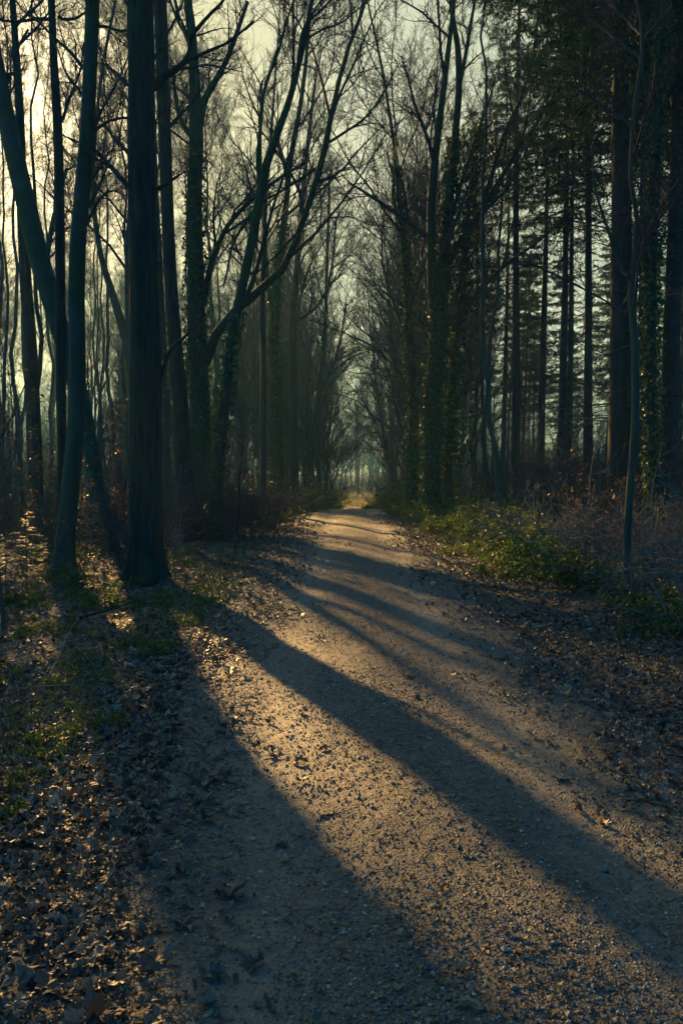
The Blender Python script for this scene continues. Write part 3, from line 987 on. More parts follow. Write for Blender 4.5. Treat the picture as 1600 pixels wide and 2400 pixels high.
# ------------------------------------------------------------------ brush, brambles, saplings
def bush(name, H, stems, mat, leaf=None, leaves=0, size=.06, spread=.5, rm=.003, arch=.1, cat='bush', twigk=7):
    root = empty(name, cat=cat)
    a = rng.random(stems) * 6.28
    r = rng.random(stems) * spread * .5
    n = 8
    P = np.zeros((stems, n, 3)); P[:, 0] = np.stack([r * np.cos(a), r * np.sin(a), np.full(stems, -.05)], -1)
    d = norm(np.stack([np.cos(a) * .45, np.sin(a) * .45, np.ones(stems)], -1) + rng.normal(size=(stems, 3)) * .22)
    L = H * (.55 + .6 * rng.random(stems)) / (n - 1)
    for s in range(1, n):
        P[:, s] = P[:, s - 1] + d * L[:, None]
        d = d + rng.normal(size=d.shape) * .13; d[:, 2] -= arch
        d = norm(d)
    P[:, :, 2] = np.maximum(P[:, :, 2], -.05)
    rr = np.linspace(1, .35, n)[None] * (rm * 2 + .0025 * H * rng.random((stems, 1)))
    st = MB(); st.tubes(P, rr, 4)
    t, rt = spawn(P, rr, twigk, .25, 1, (25, 65), (.2, .45), 5, .1 - arch, .2, .7, rm)
    st.tubes(t, rt, 3)
    w, rw = spawn(t, rt, 4, .2, 1, (25, 60), (.3, .6), 4, 0, .22, .7, rm * .8)
    st.tubes(w, rw, 3)
    st.build('stems', mat, root)
    if leaf is not None:
        src = np.concatenate([t[:, 1:].reshape(-1, 3), w[:, 1:].reshape(-1, 3)])
        C = src[rng.integers(len(src), size=leaves)] + rng.normal(size=(leaves, 3)) * .03
        A = norm(rng.normal(size=(leaves, 3)) * np.array([1, 1, .4]) + np.array([0, 0, -.25]))
        N = norm(rng.normal(size=(leaves, 3)) * .55 + np.array([0, 0, 1]))
        Ls = size * (.6 + .8 * rng.random(leaves))
        lf = MB(); lf.leaves(C, A, N, Ls, Ls * .62); lf.build('leaves', leaf, root)
    return root


rng = np.random.default_rng(113)
brush = [bush('bare_bush', 1.9, 26, M['twig'], spread=1.2, rm=.005), bush('bare_bush', 2.6, 22, M['twig'], spread=1.4, rm=.006),
         bush('dry_bush', 1.5, 22, M['dry_stem'], spread=1.3, rm=.0055, arch=.2, twigk=5), bush('bare_bush', 3.2, 18, M['bark_thin'], spread=1.5, rm=.005), bush('dry_bush', 2.1, 16, M['dry_stem'], spread=1.6, rm=.006, arch=.3, twigk=5)]
brambs = [bush('bramble_bush', .8, 30, M['bark_thin'], M['bramble'], 1300, .085, 1.1, arch=.22),
          bush('bramble_bush', .55, 26, M['bark_thin'], M['bramble'], 1100, .075, 1.2, arch=.28),
          bush('bramble_bush', 1.1, 28, M['bark_thin'], M['bramble'], 1500, .09, 1.2, arch=.2)]
rusty = [bush('rusty_sapling', 2.6, 5, M['bark_thin'], M['rust_leaf'], 300, .085, .3, .004, .04, 'sapling', 9),
         bush('rusty_sapling', 3.6, 4, M['bark_thin'], M['rust_leaf'], 340, .085, .3, .005, .03, 'sapling', 10)]

rng = np.random.default_rng(111)
low_trees = [bare_tree('young_tree', 11, .07, M['bark_thin'], 20, .12, (25, 60), (.22, .36), .010, .8),
             bare_tree('young_tree', 13, .09, M['bark_dark'], 20, .15, (25, 55), (.2, .34), .010, .8)]
for x, y in scatter(85, (-58, -7), (56, 110), 2.2):
    put(low_trees[rng.integers(2)], (x, y, gz(x, y)), None, .7 + .45 * rng.random(),
        'hazy young tree branching to the ground far inside the left wood', 'young trees far inside the left wood')
for x, y in scatter(30, (8, 50), (60, 108), 3):
    put(low_trees[rng.integers(2)], (x, y, gz(x, y)), None, .7 + .45 * rng.random(),
        'hazy young tree branching to the ground far inside the right wood', 'young trees far inside the right wood')
rng = np.random.default_rng(112)
saps_arch = bare_tree('small_tree', 8, .08, M['bark_thin'], 16, .2, (30, 70), (.35, .55), .012, .9)
# brambles: green patch along the right verge, lower ones on the left
rng = np.random.default_rng(114)
for i, (x, y) in enumerate(scatter(150, (2.1, 8.0), (11.6, 36), .5)):
    if x > 3.3 + (y - 12) * .16: continue
    put(brambs[rng.integers(3)], (x, y, gz(x, y)), None, .42 + .38 * rng.random(),
        'green leafy bramble in the patch along the right verge', 'brambles along the right verge')
for x, y in scatter(30, (2.0, 5.5), (34, 80), 1.0):
    put(brambs[rng.integers(3)], (x, y, gz(x, y)), None, .9 + .6 * rng.random(),
        'green bramble below the far trees right of the path', 'brambles below the far right trees')
for x, y in scatter(34, (-5.0, -1.9), (28, 80), 1.0):
    put(brambs[rng.integers(3)], (x, y, gz(x, y)), None, .9 + .7 * rng.random(),
        'green bramble below the far trees left of the path', 'brambles below the far left trees')
for x, y in scatter(12, (-16, -6), (24, 42), 1.5):
    put(brambs[rng.integers(3)], (x, y, gz(x, y)), None, 1. + .5 * rng.random(),
        'green bramble between the trunks in the left wood', 'brambles in the left wood')
# bare thicket
rng = np.random.default_rng(115)
for x, y in scatter(95, (3.5, 16), (9.0, 40), .95):
    if x < (3.3 if y < 15 else 2.6 + (y - 12) * .16): continue
    k = rng.integers(4) if y > 17 else rng.choice([0, 2, 2])
    put(brush[k], (x, y, gz(x, y)), None, (.55 if y < 17 else .8) + .4 * rng.random(),
        'tangled bare bush in the thicket right of the path', 'bare bushes right of the path')
rng = np.random.default_rng(116)
for x, y in scatter(52, (5, 34), (38, 90), 1.9):
    put(brush[rng.choice([0, 1, 3])], (x, y, gz(x, y)), None, 1.1 + .6 * rng.random(),
        'tall bare bush deep in the wood right of the path', 'bare bushes deep in the right wood')
for x, y in scatter(20, (-5.5, -2.3), (20.5, 40), .9):
    put(brush[rng.choice([0, 1])], (x, y, gz(x, y)), None, .6 + .4 * rng.random(),
        'twiggy dark bush on the left verge past the leaning tree', 'dark bushes on the left verge')
for x, y in scatter(62, (-40, -6), (31, 95), 1.9):
    put(brush[rng.choice([0, 1, 3])], (x, y, gz(x, y)), None, 1.1 + .6 * rng.random(),
        'tall bare bush deep in the wood left of the path', 'bare bushes deep in the left wood')
rng = np.random.default_rng(117)
for x, y in scatter(13, (-10, -5.2), (9.5, 22), 1.3):
    put(brush[rng.choice([0, 2])], (x, y, gz(x, y)), None, .45 + .35 * rng.random(),
        'small thin bare bush among the leaves left of the path', 'small bare bushes left of the path')
for x, y in scatter(30, (-34, 30), (96, 128), 2.8):
    if abs(x) < 4.2: continue
    put(brush[rng.choice([1, 3])], (x, y, gz(x, y)), None, 1.5 + .8 * rng.random(),
        'faint bare bush at the far end of the woods', 'bare bushes at the far end of the woods')
rng = np.random.default_rng(118)
for k in range(20):                                   # brush pressing in on the far path, some arching over it
    sgn = -1 if k % 2 else 1
    y = 74 + k * 2.1; x = float(path_c(y)) + sgn * (2.2 + 2.2 * rng.random())
    put(brush[3] if k % 3 else brambs[2], (x, y, gz(x, y)), None, (1.0 + .6 * rng.random()) if k % 3 else 1.5,
        'dark brush pressing in on the far %s edge of the path' % ('left' if sgn < 0 else 'right'), 'brush along the far %s path edge' % ('left' if sgn < 0 else 'right'), tilt=(0, 0))
for k in range(6):
    sgn = -1 if k % 2 else 1
    y = 72 + k * 4; x = float(path_c(y)) + sgn * (3.6 + 1.6 * rng.random())
    put(low_trees[k % 2], (x, y, gz(x, y)), None, .75 + .35 * rng.random(),
        'hazy low branched tree leaning over the %s edge of the far path' % ('left' if sgn < 0 else 'right'), 'low trees leaning over the far %s path edge' % ('left' if sgn < 0 else 'right'), tilt=(0, -sgn * (.12 + .2 * rng.random())))
for k in range(6):
    sgn = -1 if k % 2 else 1
    y = 86 + k * 2.2; x = float(path_c(y)) + sgn * (3.3 + .8 * rng.random())
    put(saps_arch, (x, y, gz(x, y)), None, 1. + .4 * rng.random(),
        'small bare tree arching over the far end of the path from the %s' % ('left' if sgn < 0 else 'right'), 'arching trees at the far end, %s side' % ('left' if sgn < 0 else 'right'), tilt=(0, -sgn * (.3 + .25 * rng.random())))
rng = np.random.default_rng(119)
for x, y in scatter(46, (3.2, 8.5), (7.8, 17), .6):
    put(brush[rng.choice([2, 2, 4])], (x, y, gz(x, y)), None, .55 + .55 * rng.random(),
        'pale tangled stems by the young tree at the right edge of the leaf litter', 'pale tangled stems right of the litter')
for x, y in scatter(34, (2.8, 7.5), (8.5, 18), .75):
    put(brambs[1], (x, y, gz(x, y)), None, .45 + .4 * rng.random(),
        'low green bramble among pale stems at the right wood edge', 'low brambles at the right wood edge')
for x, y in scatter(16, (-8, -3.2), (9, 22), 1.1):
    put(brambs[1], (x, y, gz(x, y)), None, .3 + .3 * rng.random(),
        'small low green bramble in the leaf litter left of the path', 'low brambles in the left litter')
rng = np.random.default_rng(55)
for x, y in scatter(64, (-13, -3.6), (9.5, 33), .9):
    if y < 15 and x > -4.6: continue
    if math.hypot(x + 3.4, y - 13) < 1.8: continue
    put(brush[rng.choice([0, 1, 0, 4])], (x, y, gz(x, y)), None, .45 + .5 * rng.random(),
        'twiggy bare bush growing between the trunks of the left verge', 'twiggy bushes between the left verge trunks')
for x, y in scatter(26, (-12, -3.4), (9, 32), 1.2):
    put(brambs[rng.integers(3)], (x, y, gz(x, y)), None, .45 + .4 * rng.random(),
        'dull green bramble growing between the trunks of the left verge', 'brambles between the left verge trunks')
for x, y in scatter(62, (-5.5, -1.6), (4.0, 13), .42):
    put(brambs[1], (x, y, gz(x, y)), None, .14 + .2 * rng.random(),
        'tiny green sprout pushing through the leaves left of the path', 'green sprouts in the left leaf litter')
for x, y in scatter(14, (-9, 12), (147, 156), 1.2):
    put(brush[1], (x, y, gz(x, y)), None, 1.6 + .7 * rng.random(),
        'faint bush closing the far side of the sunny meadow', 'faint bushes beyond the meadow')
# rusty leaved saplings
rng = np.random.default_rng(120)
for i, (xd, Y, s, k, lab) in enumerate([
        (40, 17, .95, 1, 'sapling with rusty leaves at the left edge before the dark upright trunk'),
        (150, 19, 1.05, 1, 'tall rusty leaved sapling between the curving beech and slim straight trunk'),
        (255, 22, .8, 0, 'rusty leaved sapling left of the thickest straight trunk'),
        (330, 24, .75, 0, 'low rusty leaved sapling behind the thickest straight trunk'),
        (10, 13.5, .6, 0, 'small rusty sapling beside the whitish young conifer'),
        (560, 40, 1.2, 0, 'rusty sapling behind the dark bushes of the left verge'),
        (605, 46, 1.2, 1, 'rusty sapling at the foot of the thin trunk on the left verge'),
        (690, 50, 1.2, 0, 'bright rusty sapling at the foot of a straight trunk on the left verge'),
        (1240, 26, .9, 1, 'rusty leaved sapling inside the thicket right of the path'),
        (1420, 17, .75, 0, 'rusty leaved sapling behind the slim leaning young tree'),
        (1110, 36, .9, 0, 'small rusty sapling above the bramble patch')]):
    p = at(xd, 1150, Y)
    put(rusty[k], (p[0], Y, gz(p[0], Y)), None, s, lab)


def young_conifer(H, name='young_conifer'):
    root = empty(name, cat='sapling')
    st = MB(); lf = MB()
    P = np.column_stack([np.zeros(8), np.zeros(8), np.linspace(-.05, H, 8)])
    st.tubes(P, np.linspace(.014, .004, 8), 6)
    z = np.linspace(.08 * H, .97 * H, int(26 * H)); m = len(z)
    a = rng.random(m) * 6.28; L = (H - z) * .42 + .08
    t = np.linspace(0, 1, 6)[None, :, None]
    d = np.stack([np.cos(a), np.sin(a), np.full(m, .12)], -1)[:, None, :] * L[:, None, None]
    B = np.stack([0 * z, 0 * z, z], -1)[:, None, :] + d * t
    B[:, :, 2] -= .18 * L[:, None] * np.linspace(0, 1, 6)[None] ** 2
    st.tubes(B, np.repeat(np.linspace(.005, .002, 6)[None], m, 0), 3)
    s, sr = spawn(B, np.full((m, 6), .003), 8, .2, 1, (40, 60), (.25, .4), 3, -.05, .05, .7, .0015, flat=.9)
    st.tubes(s, sr, 3)
    for Q, K in ((B, 40), (s, 14)):
        mm = len(Q); nn = Q.shape[1]
        tt = rng.random((mm, K)) * (nn - 1.001); i0 = tt.astype(int); f = (tt - i0)[..., None]; mi = np.arange(mm)[:, None]
        C = (Q[mi, i0] * (1 - f) + Q[mi, i0 + 1] * f).reshape(-1, 3)
        T = norm(Q[mi, i0 + 1] - Q[mi, i0]).reshape(-1, 3)
        S = norm(np.cross(T, np.array([0, 0, 1.]))) * np.where(rng.random((len(T), 1)) < .5, 1, -1)
        lf.leaves(C, T * .6 + S + rng.normal(size=C.shape) * .12, np.array([[0, 0, 1.]]) + 0 * C, .028, .006, .02)
    st.build('stems', M['bark_thin'], root); lf.build('needles', M['pale_needle'], root)
    return root


rng = np.random.default_rng(121)
yc = young_conifer(1.25)
for xd, Y, s, lab in [(62, 13.2, 1.0, 'bright young conifer with flat sunlit sprays before the curving beech'),
                      (14, 12.2, .8, 'young conifer at the left picture edge with sunlit sprays'),
                      (112, 14.2, .6, 'smallest young conifer tucked against the curving beech')]:
    p = at(xd, 1300, Y); put(yc, (p[0], Y, gz(p[0], Y)), None, s, lab)
rng = np.random.default_rng(122)
# thin bare sapling at the left edge
p = at(8, 1400, 9.7)
t = bare_tree('bare_sapling', 4.2, .028, M['bark_thin'], 9, .25, (30, 60), (.2, .35), .003, .6, k=7)
t.location = (p[0], 9.7, gz(p[0], 9.7)); tag(t, 'thin bare sapling at the left edge beside the young conifers', 'sapling')
t = bare_tree('bare_sapling', 3.4, .04, M['bark_dark'], 9, .35, (30, 70), (.25, .4), .004, .6, lean=.08, k=7)
p = at(278, 1225, 22.6); t.location = (p[0], 22.6, gz(p[0], 22.6)); tag(t, 'crooked small bare sapling between two thick trunks on the left', 'sapling')
t = bare_tree('bare_sapling', 3.4, .035, M['bark_dark'], 9, .45, (30, 70), (.25, .4), .004, .6, lean=.06, k=7)
p = at(540, 1250, 19.4); t.location = (p[0], 19.4, gz(p[0], 19.4)); tag(t, 'crooked bare sapling right of the slender leaning tree', 'sapling')
saps = [bare_tree('bare_sapling', 5.5, .03, M['dry_stem'], 12, .2, (25, 55), (.2, .32), .004, .6, k=6, cat='sapling') for _ in range(2)]
for x, y in scatter(16, (5.5, 13), (18, 38), 1.6):
    put(saps[rng.integers(2)], (x, y, gz(x, y)), None, .6 + .5 * rng.random(),
        'thin pale bare sapling rising out of the thicket right of the path', 'thin saplings in the right thicket')

# ------------------------------------------------------------------ far wood closing the view
rng = np.random.default_rng(123)
fw = MB()
for k in range(420):
    x = -170 + 300 * rng.random(); y = 190 + 70 * rng.random()
    H = 17 + 9 * rng.random()
    h = np.linspace(0, H, 8)
    P = np.column_stack([x + np.cumsum(rng.normal(size=8)) * .3, y + 0 * h, h - 2.7])
    rr = np.linspace(.2, .03, 8)
    fw.tubes(P, rr, 4)
    a, ra = spawn(P[None], rr[None], 14, .08, 1, (20, 60), (.2, .4), 5, .2, .15, .6, .03)
    fw.tubes(a, ra, 3)
    b, rb = spawn(a, ra, 8, .1, 1, (25, 60), (.35, .6), 4, .15, .2, .7, .028)
    fw.tubes(b, rb, 3)
    c, rc = spawn(b, rb, 5, .1, 1, (25, 60), (.35, .6), 3, .15, .2, .7, .022)
    fw.tubes(c, rc, 3)
for k in range(900):
    x = -170 + 320 * rng.random(); y = 112 + 75 * rng.random()
    if -16 < x < 16 and y < 182: continue
    a0 = np.array([x, y, -2.8])
    ns = 7
    d = norm(rng.normal(size=(ns, 3)) * .5 + np.array([0, 0, 1.])) * (3 + 5 * rng.random((ns, 1)))
    P = a0 + d[:, None, :] * np.linspace(0, 1, 5)[None, :, None] + np.cumsum(rng.normal(size=(ns, 5, 3)) * .2, 1)
    rr = np.repeat(np.linspace(.06, .02, 5)[None], ns, 0)
    fw.tubes(P, rr, 3)
    b, rb = spawn(P, rr, 8, .1, 1, (25, 65), (.3, .6), 4, .1, .2, .8, .025)
    fw.tubes(b, rb, 3)
    c, rc = spawn(b, rb, 4, .1, 1, (25, 65), (.4, .7), 3, .05, .2, .9, .022)
    fw.tubes(c, rc, 3)
tag(fw.build('distant_woodland', M['twig']), 'faint bare woodland closing the view behind the path', 'woodland', kind='stuff')

# ------------------------------------------------------------------ leaf litter, flakes, pebbles, grass
def lobed(n=7):
    """an oak or maple like outline with a centre line, 15 points"""
    pts = [(0, 0)]
    prof = [(.12, .12), (.22, .30), (.34, .20), (.48, .40), (.60, .24), (.76, .30), (.86, .14), (1.0, 0)]
    right = [(a, b) for a, b in prof]
    left = [(a, -b) for a, b in prof[:-1]][::-1]
    ring = [(0, .02)] + right + left
    return np.array(ring), len(ring)


def litter(n, xfun, yfun, size, detailed, name, mat, label, stand=.36):
    y = yfun(n); x = xfun(n, y)
    z = surf(x, y)
    s = size * (.4 + .6 * rng.random(n) + 1.1 * rng.random(n) ** 4)
    ang = rng.random(n) * 6.28
    mb = MB()
    if detailed:
        ring, m = lobed()
        base = np.vstack([[.5, 0], ring])            # centre first
        tris = np.array([[0, 1 + i, 1 + (i + 1) % m] for i in range(m)])
    else:
        base = np.array([[.5, 0], [0, 0], [.35, .33], [.8, .22], [1, 0], [.8, -.22], [.35, -.33]])
        m = 6
        tris = np.array([[0, 1 + i, 1 + (i + 1) % m] for i in range(m)])
    bx = (base[:, 0] - .5)[None] * s[:, None]; by = base[:, 1][None] * s[:, None] * (.35 + .9 * rng.random((n, 1)))
    c1 = rng.normal(size=(n, 1)) * 1.1; c2 = np.abs(rng.normal(size=(n, 1))) * 1.5
    bz = (c1 * bx ** 2 + c2 * by ** 2) / s[:, None] + rng.normal(size=bx.shape) * .05 * s[:, None]
    tx = rng.normal(size=n) * stand * .6; ty = rng.normal(size=n) * stand * .6
    # tilt about both ground axes, then turn
    X = bx; Yy = by * np.cos(tx)[:, None] - bz * np.sin(tx)[:, None]; Zz = by * np.sin(tx)[:, None] + bz * np.cos(tx)[:, None]
    X2 = X * np.cos(ty)[:, None] + Zz * np.sin(ty)[:, None]; Zz = -X * np.sin(ty)[:, None] + Zz * np.cos(ty)[:, None]
    X3 = X2 * np.cos(ang)[:, None] - Yy * np.sin(ang)[:, None]; Y3 = X2 * np.sin(ang)[:, None] + Yy * np.cos(ang)[:, None]
    zmin = Zz.min(1, keepdims=True)
    V = np.stack([x[:, None] + X3, y[:, None] + Y3, z[:, None] + Zz - zmin * .8 + .004 + .02 * rng.random((n, 1)) * stand], -1)
    k = V.shape[1]
    t = (tris[None] + (np.arange(n) * k)[:, None, None]).reshape(-1, 3)
    mb.add(V, tris=t)
    tag(mb.build(name, mat, smooth_shade=False), label, 'leaves', kind='stuff')


def yuni(a, b):
    return lambda n: a + (b - a) * rng.random(n)


def side(n, y, lo, hi, sgn, soft=.28):
    """distance from the path middle: ragged inner edge, then even cover"""
    wob = .55 * (vnoise(y * .9 + 3 * sgn, y * .3) - .5)
    e = lo + wob - np.abs(rng.normal(size=n)) * 0
    u = rng.random(n)
    d = e + (hi - e) * u
    fr = rng.random(n) < .025
    d = np.where(fr, e - np.abs(rng.normal(size=n)) * soft, d)
    return path_c(y) + sgn * d


rng = np.random.default_rng(124)
litter(26000, lambda n, y: side(n, y, .98 + .3 * smooth(y, 2.5, 7), 4.2, -1), yuni(2.2, 8), .047, True, 'fallen_leaves', M['dead_leaf'],
       'curled brown leaves heaped along the near left edge of the path')
litter(17000, lambda n, y: side(n, y, 1.38, 4.8, 1), yuni(3.2, 10), .048, True, 'fallen_leaves', M['dead_leaf'],
       'curled brown leaves lying along the near right edge of the path')
litter(48000, lambda n, y: side(n, y, 1.3, 9.5, -1), yuni(7.5, 26), .062, False, 'fallen_leaves', M['dead_leaf'],
       'carpet of brown leaves under the trees left of the path')
litter(38000, lambda n, y: side(n, y, 1.35, 8.5, 1), yuni(9, 30), .062, False, 'fallen_leaves', M['dead_leaf'],
       'carpet of brown leaves along the right verge by the brambles')
litter(22000, lambda n, y: path_c(y) + np.where(rng.random(n) < .5, -1, 1) * (1.4 + 9 * rng.random(n) ** 1.4), yuni(25, 75), .10, False, 'fallen_leaves', M['dead_leaf'],
       'faint brown leaf cover along the far verges')
litter(10000, lambda n, y: path_c(y) + np.where(rng.random(n) < .5, rng.normal(size=n) * .3, np.where(rng.random(n) < .5, -1, 1) * (1.15 - np.abs(rng.normal(size=n)) * .25)) + .3 * (vnoise(y * 2, y * 0 + 7) - .5), lambda n: 2.2 + 14 * rng.random(n) ** 1.7, .02, False, 'leaf_flakes', M['flake'],
       'small pale leaf flakes scattered over the gravel path', .12)
litter(1100, lambda n, y: side(n, y, .9 + .3 * smooth(y, 2.5, 7), 3.6, -1), yuni(2.3, 8), .085, True, 'fallen_leaves', M['dead_leaf'],
       'large curled leaves lying on top of the near left litter', .33)
litter(500, lambda n, y: side(n, y, 1.35, 4.4, 1), yuni(3.4, 9), .08, True, 'fallen_leaves', M['dead_leaf'],
       'large curled leaves lying on top of the near right litter', .33)
litter(120, lambda n, y: path_c(y) + rng.normal(size=n) * .7, lambda n: 2.4 + 18 * rng.random(n), .06, True, 'scattered_leaves', M['flake'],
       'single pale leaves lying apart on the path', .2)

rng = np.random.default_rng(125)
# loose gravel
n = 85000
y = 2.2 + 9 * rng.random(n) ** 1.6; x = path_c(y) + (rng.random(n) * 2 - 1) * 1.7
dens = vnoise(x * 1.4, y * .8) + .25 * np.abs(np.sin((x - path_c(y)) * 2.1))
dxx = x - path_c(y); dens = dens * (1 - .75 * np.exp(-((np.abs(dxx) - .75) / .25) ** 2))
kp = rng.random(n) < np.clip(dens * 1.3, .05, 1); x, y = x[kp], y[kp]; n = len(x)
s = .0035 + .006 * rng.random(n) ** 3 + .012 * (rng.random(n) > .994) * rng.random(n)
o = np.array([[1, 0, 0], [0, 1, 0], [-1, 0, 0], [0, -1, 0], [0, 0, .8], [0, 0, -.8]], float)
tr = np.array([[0, 1, 4], [1, 2, 4], [2, 3, 4], [3, 0, 4], [1, 0, 5], [2, 1, 5], [3, 2, 5], [0, 3, 5]])
V = o[None] * s[:, None, None] * (.7 + .6 * rng.random((n, 6, 1)))
a = rng.random(n) * 6.28
V = np.stack([V[..., 0] * np.cos(a)[:, None] - V[..., 1] * np.sin(a)[:, None], V[..., 0] * np.sin(a)[:, None] + V[..., 1] * np.cos(a)[:, None], V[..., 2]], -1)
V += np.stack([x, y, surf(x, y) + s * .3], -1)[:, None, :]
g = MB(); g.add(V, tris=(tr[None] + (np.arange(n) * 6)[:, None, None]).reshape(-1, 3))
tag(g.build('gravel', M['pebble'], smooth_shade=False), 'loose gravel grains over the near path', 'gravel', kind='stuff')


def grass(n, spots, label):
    c = np.array(spots)[rng.integers(len(spots), size=n)]
    x = c[:, 0] + rng.normal(size=n) * c[:, 2]; y = c[:, 1] + rng.normal(size=n) * c[:, 2] * 1.6
    a = rng.random(n) * 6.28
    A = norm(np.stack([np.cos(a) * .7, np.sin(a) * .7, .5 + rng.random(n)], -1))
    N = np.stack([np.cos(a), np.sin(a), np.full(n, .4)], -1) * np.array([1, 1, 1])
    g = MB(); L = .05 + .12 * rng.random(n)
    g.leaves(np.stack([x, y, surf(x, y)], -1), A, norm(np.cross(A, rng.normal(size=A.shape))), L, .012, .1)
    tag(g.build('grass', M['grass'], smooth_shade=False), label, 'grass', kind='stuff')


sp = [(path_c(y) - d, y, .28) for y, d in [(5.2, 2.2), (5.8, 2.7), (6.6, 2.4), (7.6, 2.6), (8.6, 2.3), (9.6, 2.0), (10.6, 2.2), (12, 2.1), (12.6, 2.7), (13.5, 2.3), (14.8, 2.0), (16, 2.6), (18, 2.2), (20, 2.4)]]
grass(2600, sp, 'short green grass showing through the leaves left of the path')
sp = [(path_c(y) + d, y, .4) for y, d in [(16, 2.7), (17, 3.3), (18, 2.6), (19.5, 3.0), (21, 2.5), (23, 2.7), (26, 2.4), (29, 2.3), (34, 2.2), (14.5, 3.2)]]
grass(6000, sp, 'short green grass below the brambles right of the path')

rng = np.random.default_rng(126)
# the sunny meadow beyond the wood
xs2 = np.linspace(-30, 30, 60); ys2 = np.linspace(98, 146, 50)
g = MB(); v, q = grid_mesh(xs2, ys2, lambda X, Y: terrain(X, Y) + .06 - .3 * smooth(np.abs(X), 24, 30)); g.add(v, q)
tag(g.build('meadow', M['straw']), kind='structure')
n = 14000
x = -12 + 24 * rng.random(n); y = 99 + 46 * rng.random(n)
a = rng.random(n) * 6.28
A = np.stack([np.cos(a) * .4, np.sin(a) * .4, np.ones(n)], -1)
g = MB(); g.leaves(np.stack([x, y, terrain(x, y)], -1), A, np.stack([np.sin(a), -np.cos(a), 0 * a], -1), .25 + .5 * rng.random(n), .05, .02)
tag(g.build('dry_grass', M['straw_blade'], smooth_shade=False), 'tall straw coloured grass in the sunny meadow at the end of the path', 'grass', kind='stuff')

rng = np.random.default_rng(127)
# sticks and stones
def stick(name, a, b, w, label, bend=.06, forks=2, mat='bark_dark'):
    a = np.array(a); b = np.array(b)
    n = 10; t = np.linspace(0, 1, n)[:, None]
    L = np.linalg.norm(b - a)
    P = a + (b - a) * t + np.cumsum(rng.normal(size=(n, 3)), 0) * bend * L / n
    P[:, 2] = np.maximum(P[:, 2], surf(P[:, 0], P[:, 1]) + w * .6)
    o = P[0].copy(); P = P - o
    rr = np.linspace(w, w * .35, n)
    mb = MB(); mb.tubes(P, rr, 7, .1)
    if forks:
        f, rf = spawn(P[None], rr[None], forks, .3, .9, (30, 55), (.25, .45), 6, .05, .12, .6, w * .25)
        mb.tubes(f, rf, 5)
    ob = mb.build(name, M[mat]); ob.location = o
    tag(ob, label, 'branch')


def gp(xd, yd):
    d = ray(xd, yd); t = -CAM_H / d.z
    return np.array([d.x * t, d.y * t, .03])


stick('fallen_branch', gp(190, 1425), gp(335, 1385), .022, 'dark fallen branch lying on the leaves before the thickest trunk')
stick('fallen_branch', gp(1330, 1235) + [0, 0, .45], gp(1420, 1300), .03, 'dark broken branch slanting down into the thicket left of the young tree')
stick('fallen_branch', gp(1290, 1320), gp(1360, 1265) + [0, 0, .4], .02, 'mossy fallen branch propped at the edge of the brambles', mat='bark_moss')
stick('fallen_branch', gp(1440, 1330) + [0, 0, .15], gp(1530, 1345), .012, 'pale bent twig lying right of the young tree base', mat='dry_stem')
stick('fallen_branch', gp(1340, 1455), gp(1440, 1462), .010, 'pale twig on the leaves below the young tree', mat='dry_stem', forks=1)
stick('fallen_branch', gp(120, 1560), gp(190, 1480) + [0, 0, .25], .007, 'thin pale twig sticking up from the left leaf litter', mat='dry_stem', forks=1)
stick('fallen_branch', gp(30, 1590), gp(230, 1585), .006, 'long thin pale stalk lying across the left leaf litter', mat='dry_stem', forks=1)
stick('fallen_twig', gp(610, 1757), gp(665, 1742), .005, 'short dark twig lying on the path left of the middle', forks=0)
stick('fallen_twig', gp(1425, 1855), gp(1500, 1860), .006, 'dark straight twig on the right side of the path', forks=0)
stick('fallen_twig', gp(735, 1895), gp(785, 1888), .005, 'dark twig on the path in the foreground', forks=0)


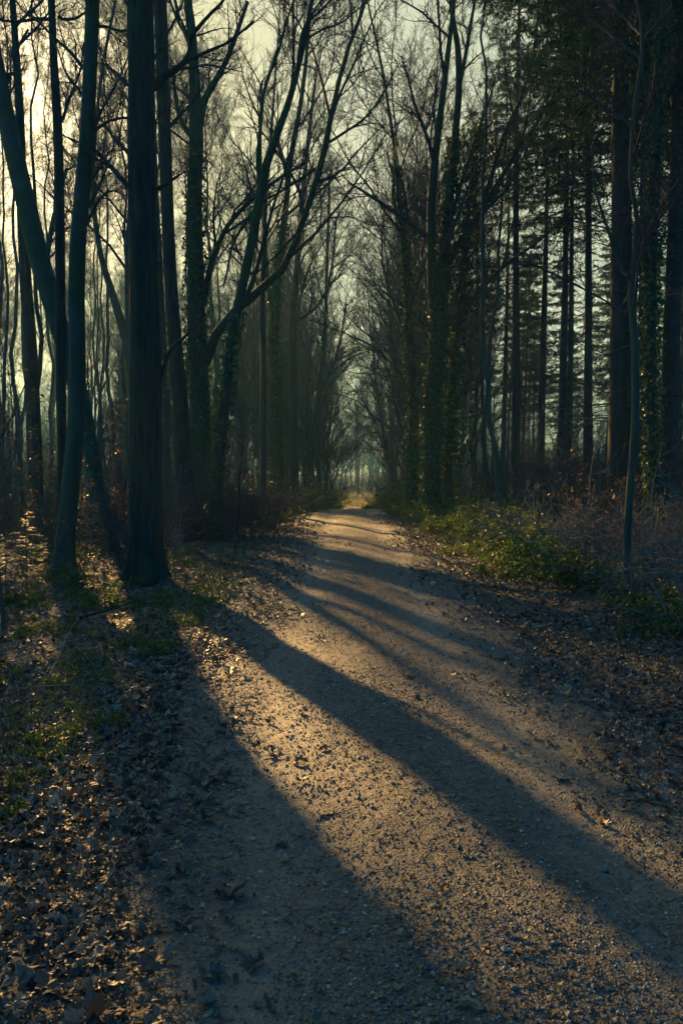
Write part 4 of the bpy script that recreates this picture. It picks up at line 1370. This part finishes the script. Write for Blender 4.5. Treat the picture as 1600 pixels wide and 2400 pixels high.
def stone(xd, yd, s, label):
    p = gp(xd, yd)
    bpy_m = MB()
    nu, nv = 12, 8
    th = np.arange(nu) * 2 * math.pi / nu; ph = np.linspace(.05, math.pi - .05, nv)
    V = []
    for b in ph:
        for c in th:
            d = np.array([math.sin(b) * math.cos(c), math.sin(b) * math.sin(c), .6 * math.cos(b)])
            f = 1 + .35 * (vnoise(d[0] * 2.2 + xd, d[1] * 2.2 + d[2] * 3) - .5)
            V.append(d * s * f * np.array([1.25, .9, 1]))
    i = np.arange(nv - 1)[:, None] * nu; j = np.arange(nu)[None]; j2 = (j + 1) % nu
    bpy_m.add(V, quads=np.stack([i + j, i + nu + j, i + nu + j2, i + j2], -1).reshape(-1, 4))
    ob = bpy_m.build('stone', M['pebble'], smooth_shade=False)
    ob.location = (p[0], p[1], float(surf(p[0], p[1])) + s * .25)
    tag(ob, label, 'stone')


stone(1382, 2012, .022, 'largest grey stone on the right side of the path')
stone(1058, 1930, .012, 'small pale stone in the lit middle of the path')
stone(1180, 2320, .014, 'pale stone in the dark foreground of the path')
stone(988, 1622, .018, 'pale stone in the shadow band across the path')
stone(1273, 2205, .012, 'dark stone in the foreground right of the middle')

# ------------------------------------------------------------------ haze
def add_haze(dens, col=(.26, .62, .78)):
    m, n, out = mat_new('haze')
    v = node(n, 'ShaderNodeVolumePrincipled')
    v.inputs['Color'].default_value = (*col, 1)
    v.inputs['Density'].default_value = dens
    v.inputs['Anisotropy'].default_value = .3
    n.links.new(v.outputs[0], out.inputs['Volume'])
    mb = MB()
    x0, x1, y0, y1, z0, z1 = -520, 520, -80, 620, -4.6, 42
    V = [(x, y, z) for z in (z0, z1) for y in (y0, y1) for x in (x0, x1)]
    mb.add(V, quads=[(0, 2, 3, 1), (4, 5, 7, 6), (0, 1, 5, 4), (2, 6, 7, 3), (0, 4, 6, 2), (1, 3, 7, 5)])
    tag(mb.build('haze', m, smooth_shade=False), kind='stuff')


HAZE = 0.0012
if HAZE:
    add_haze(HAZE)
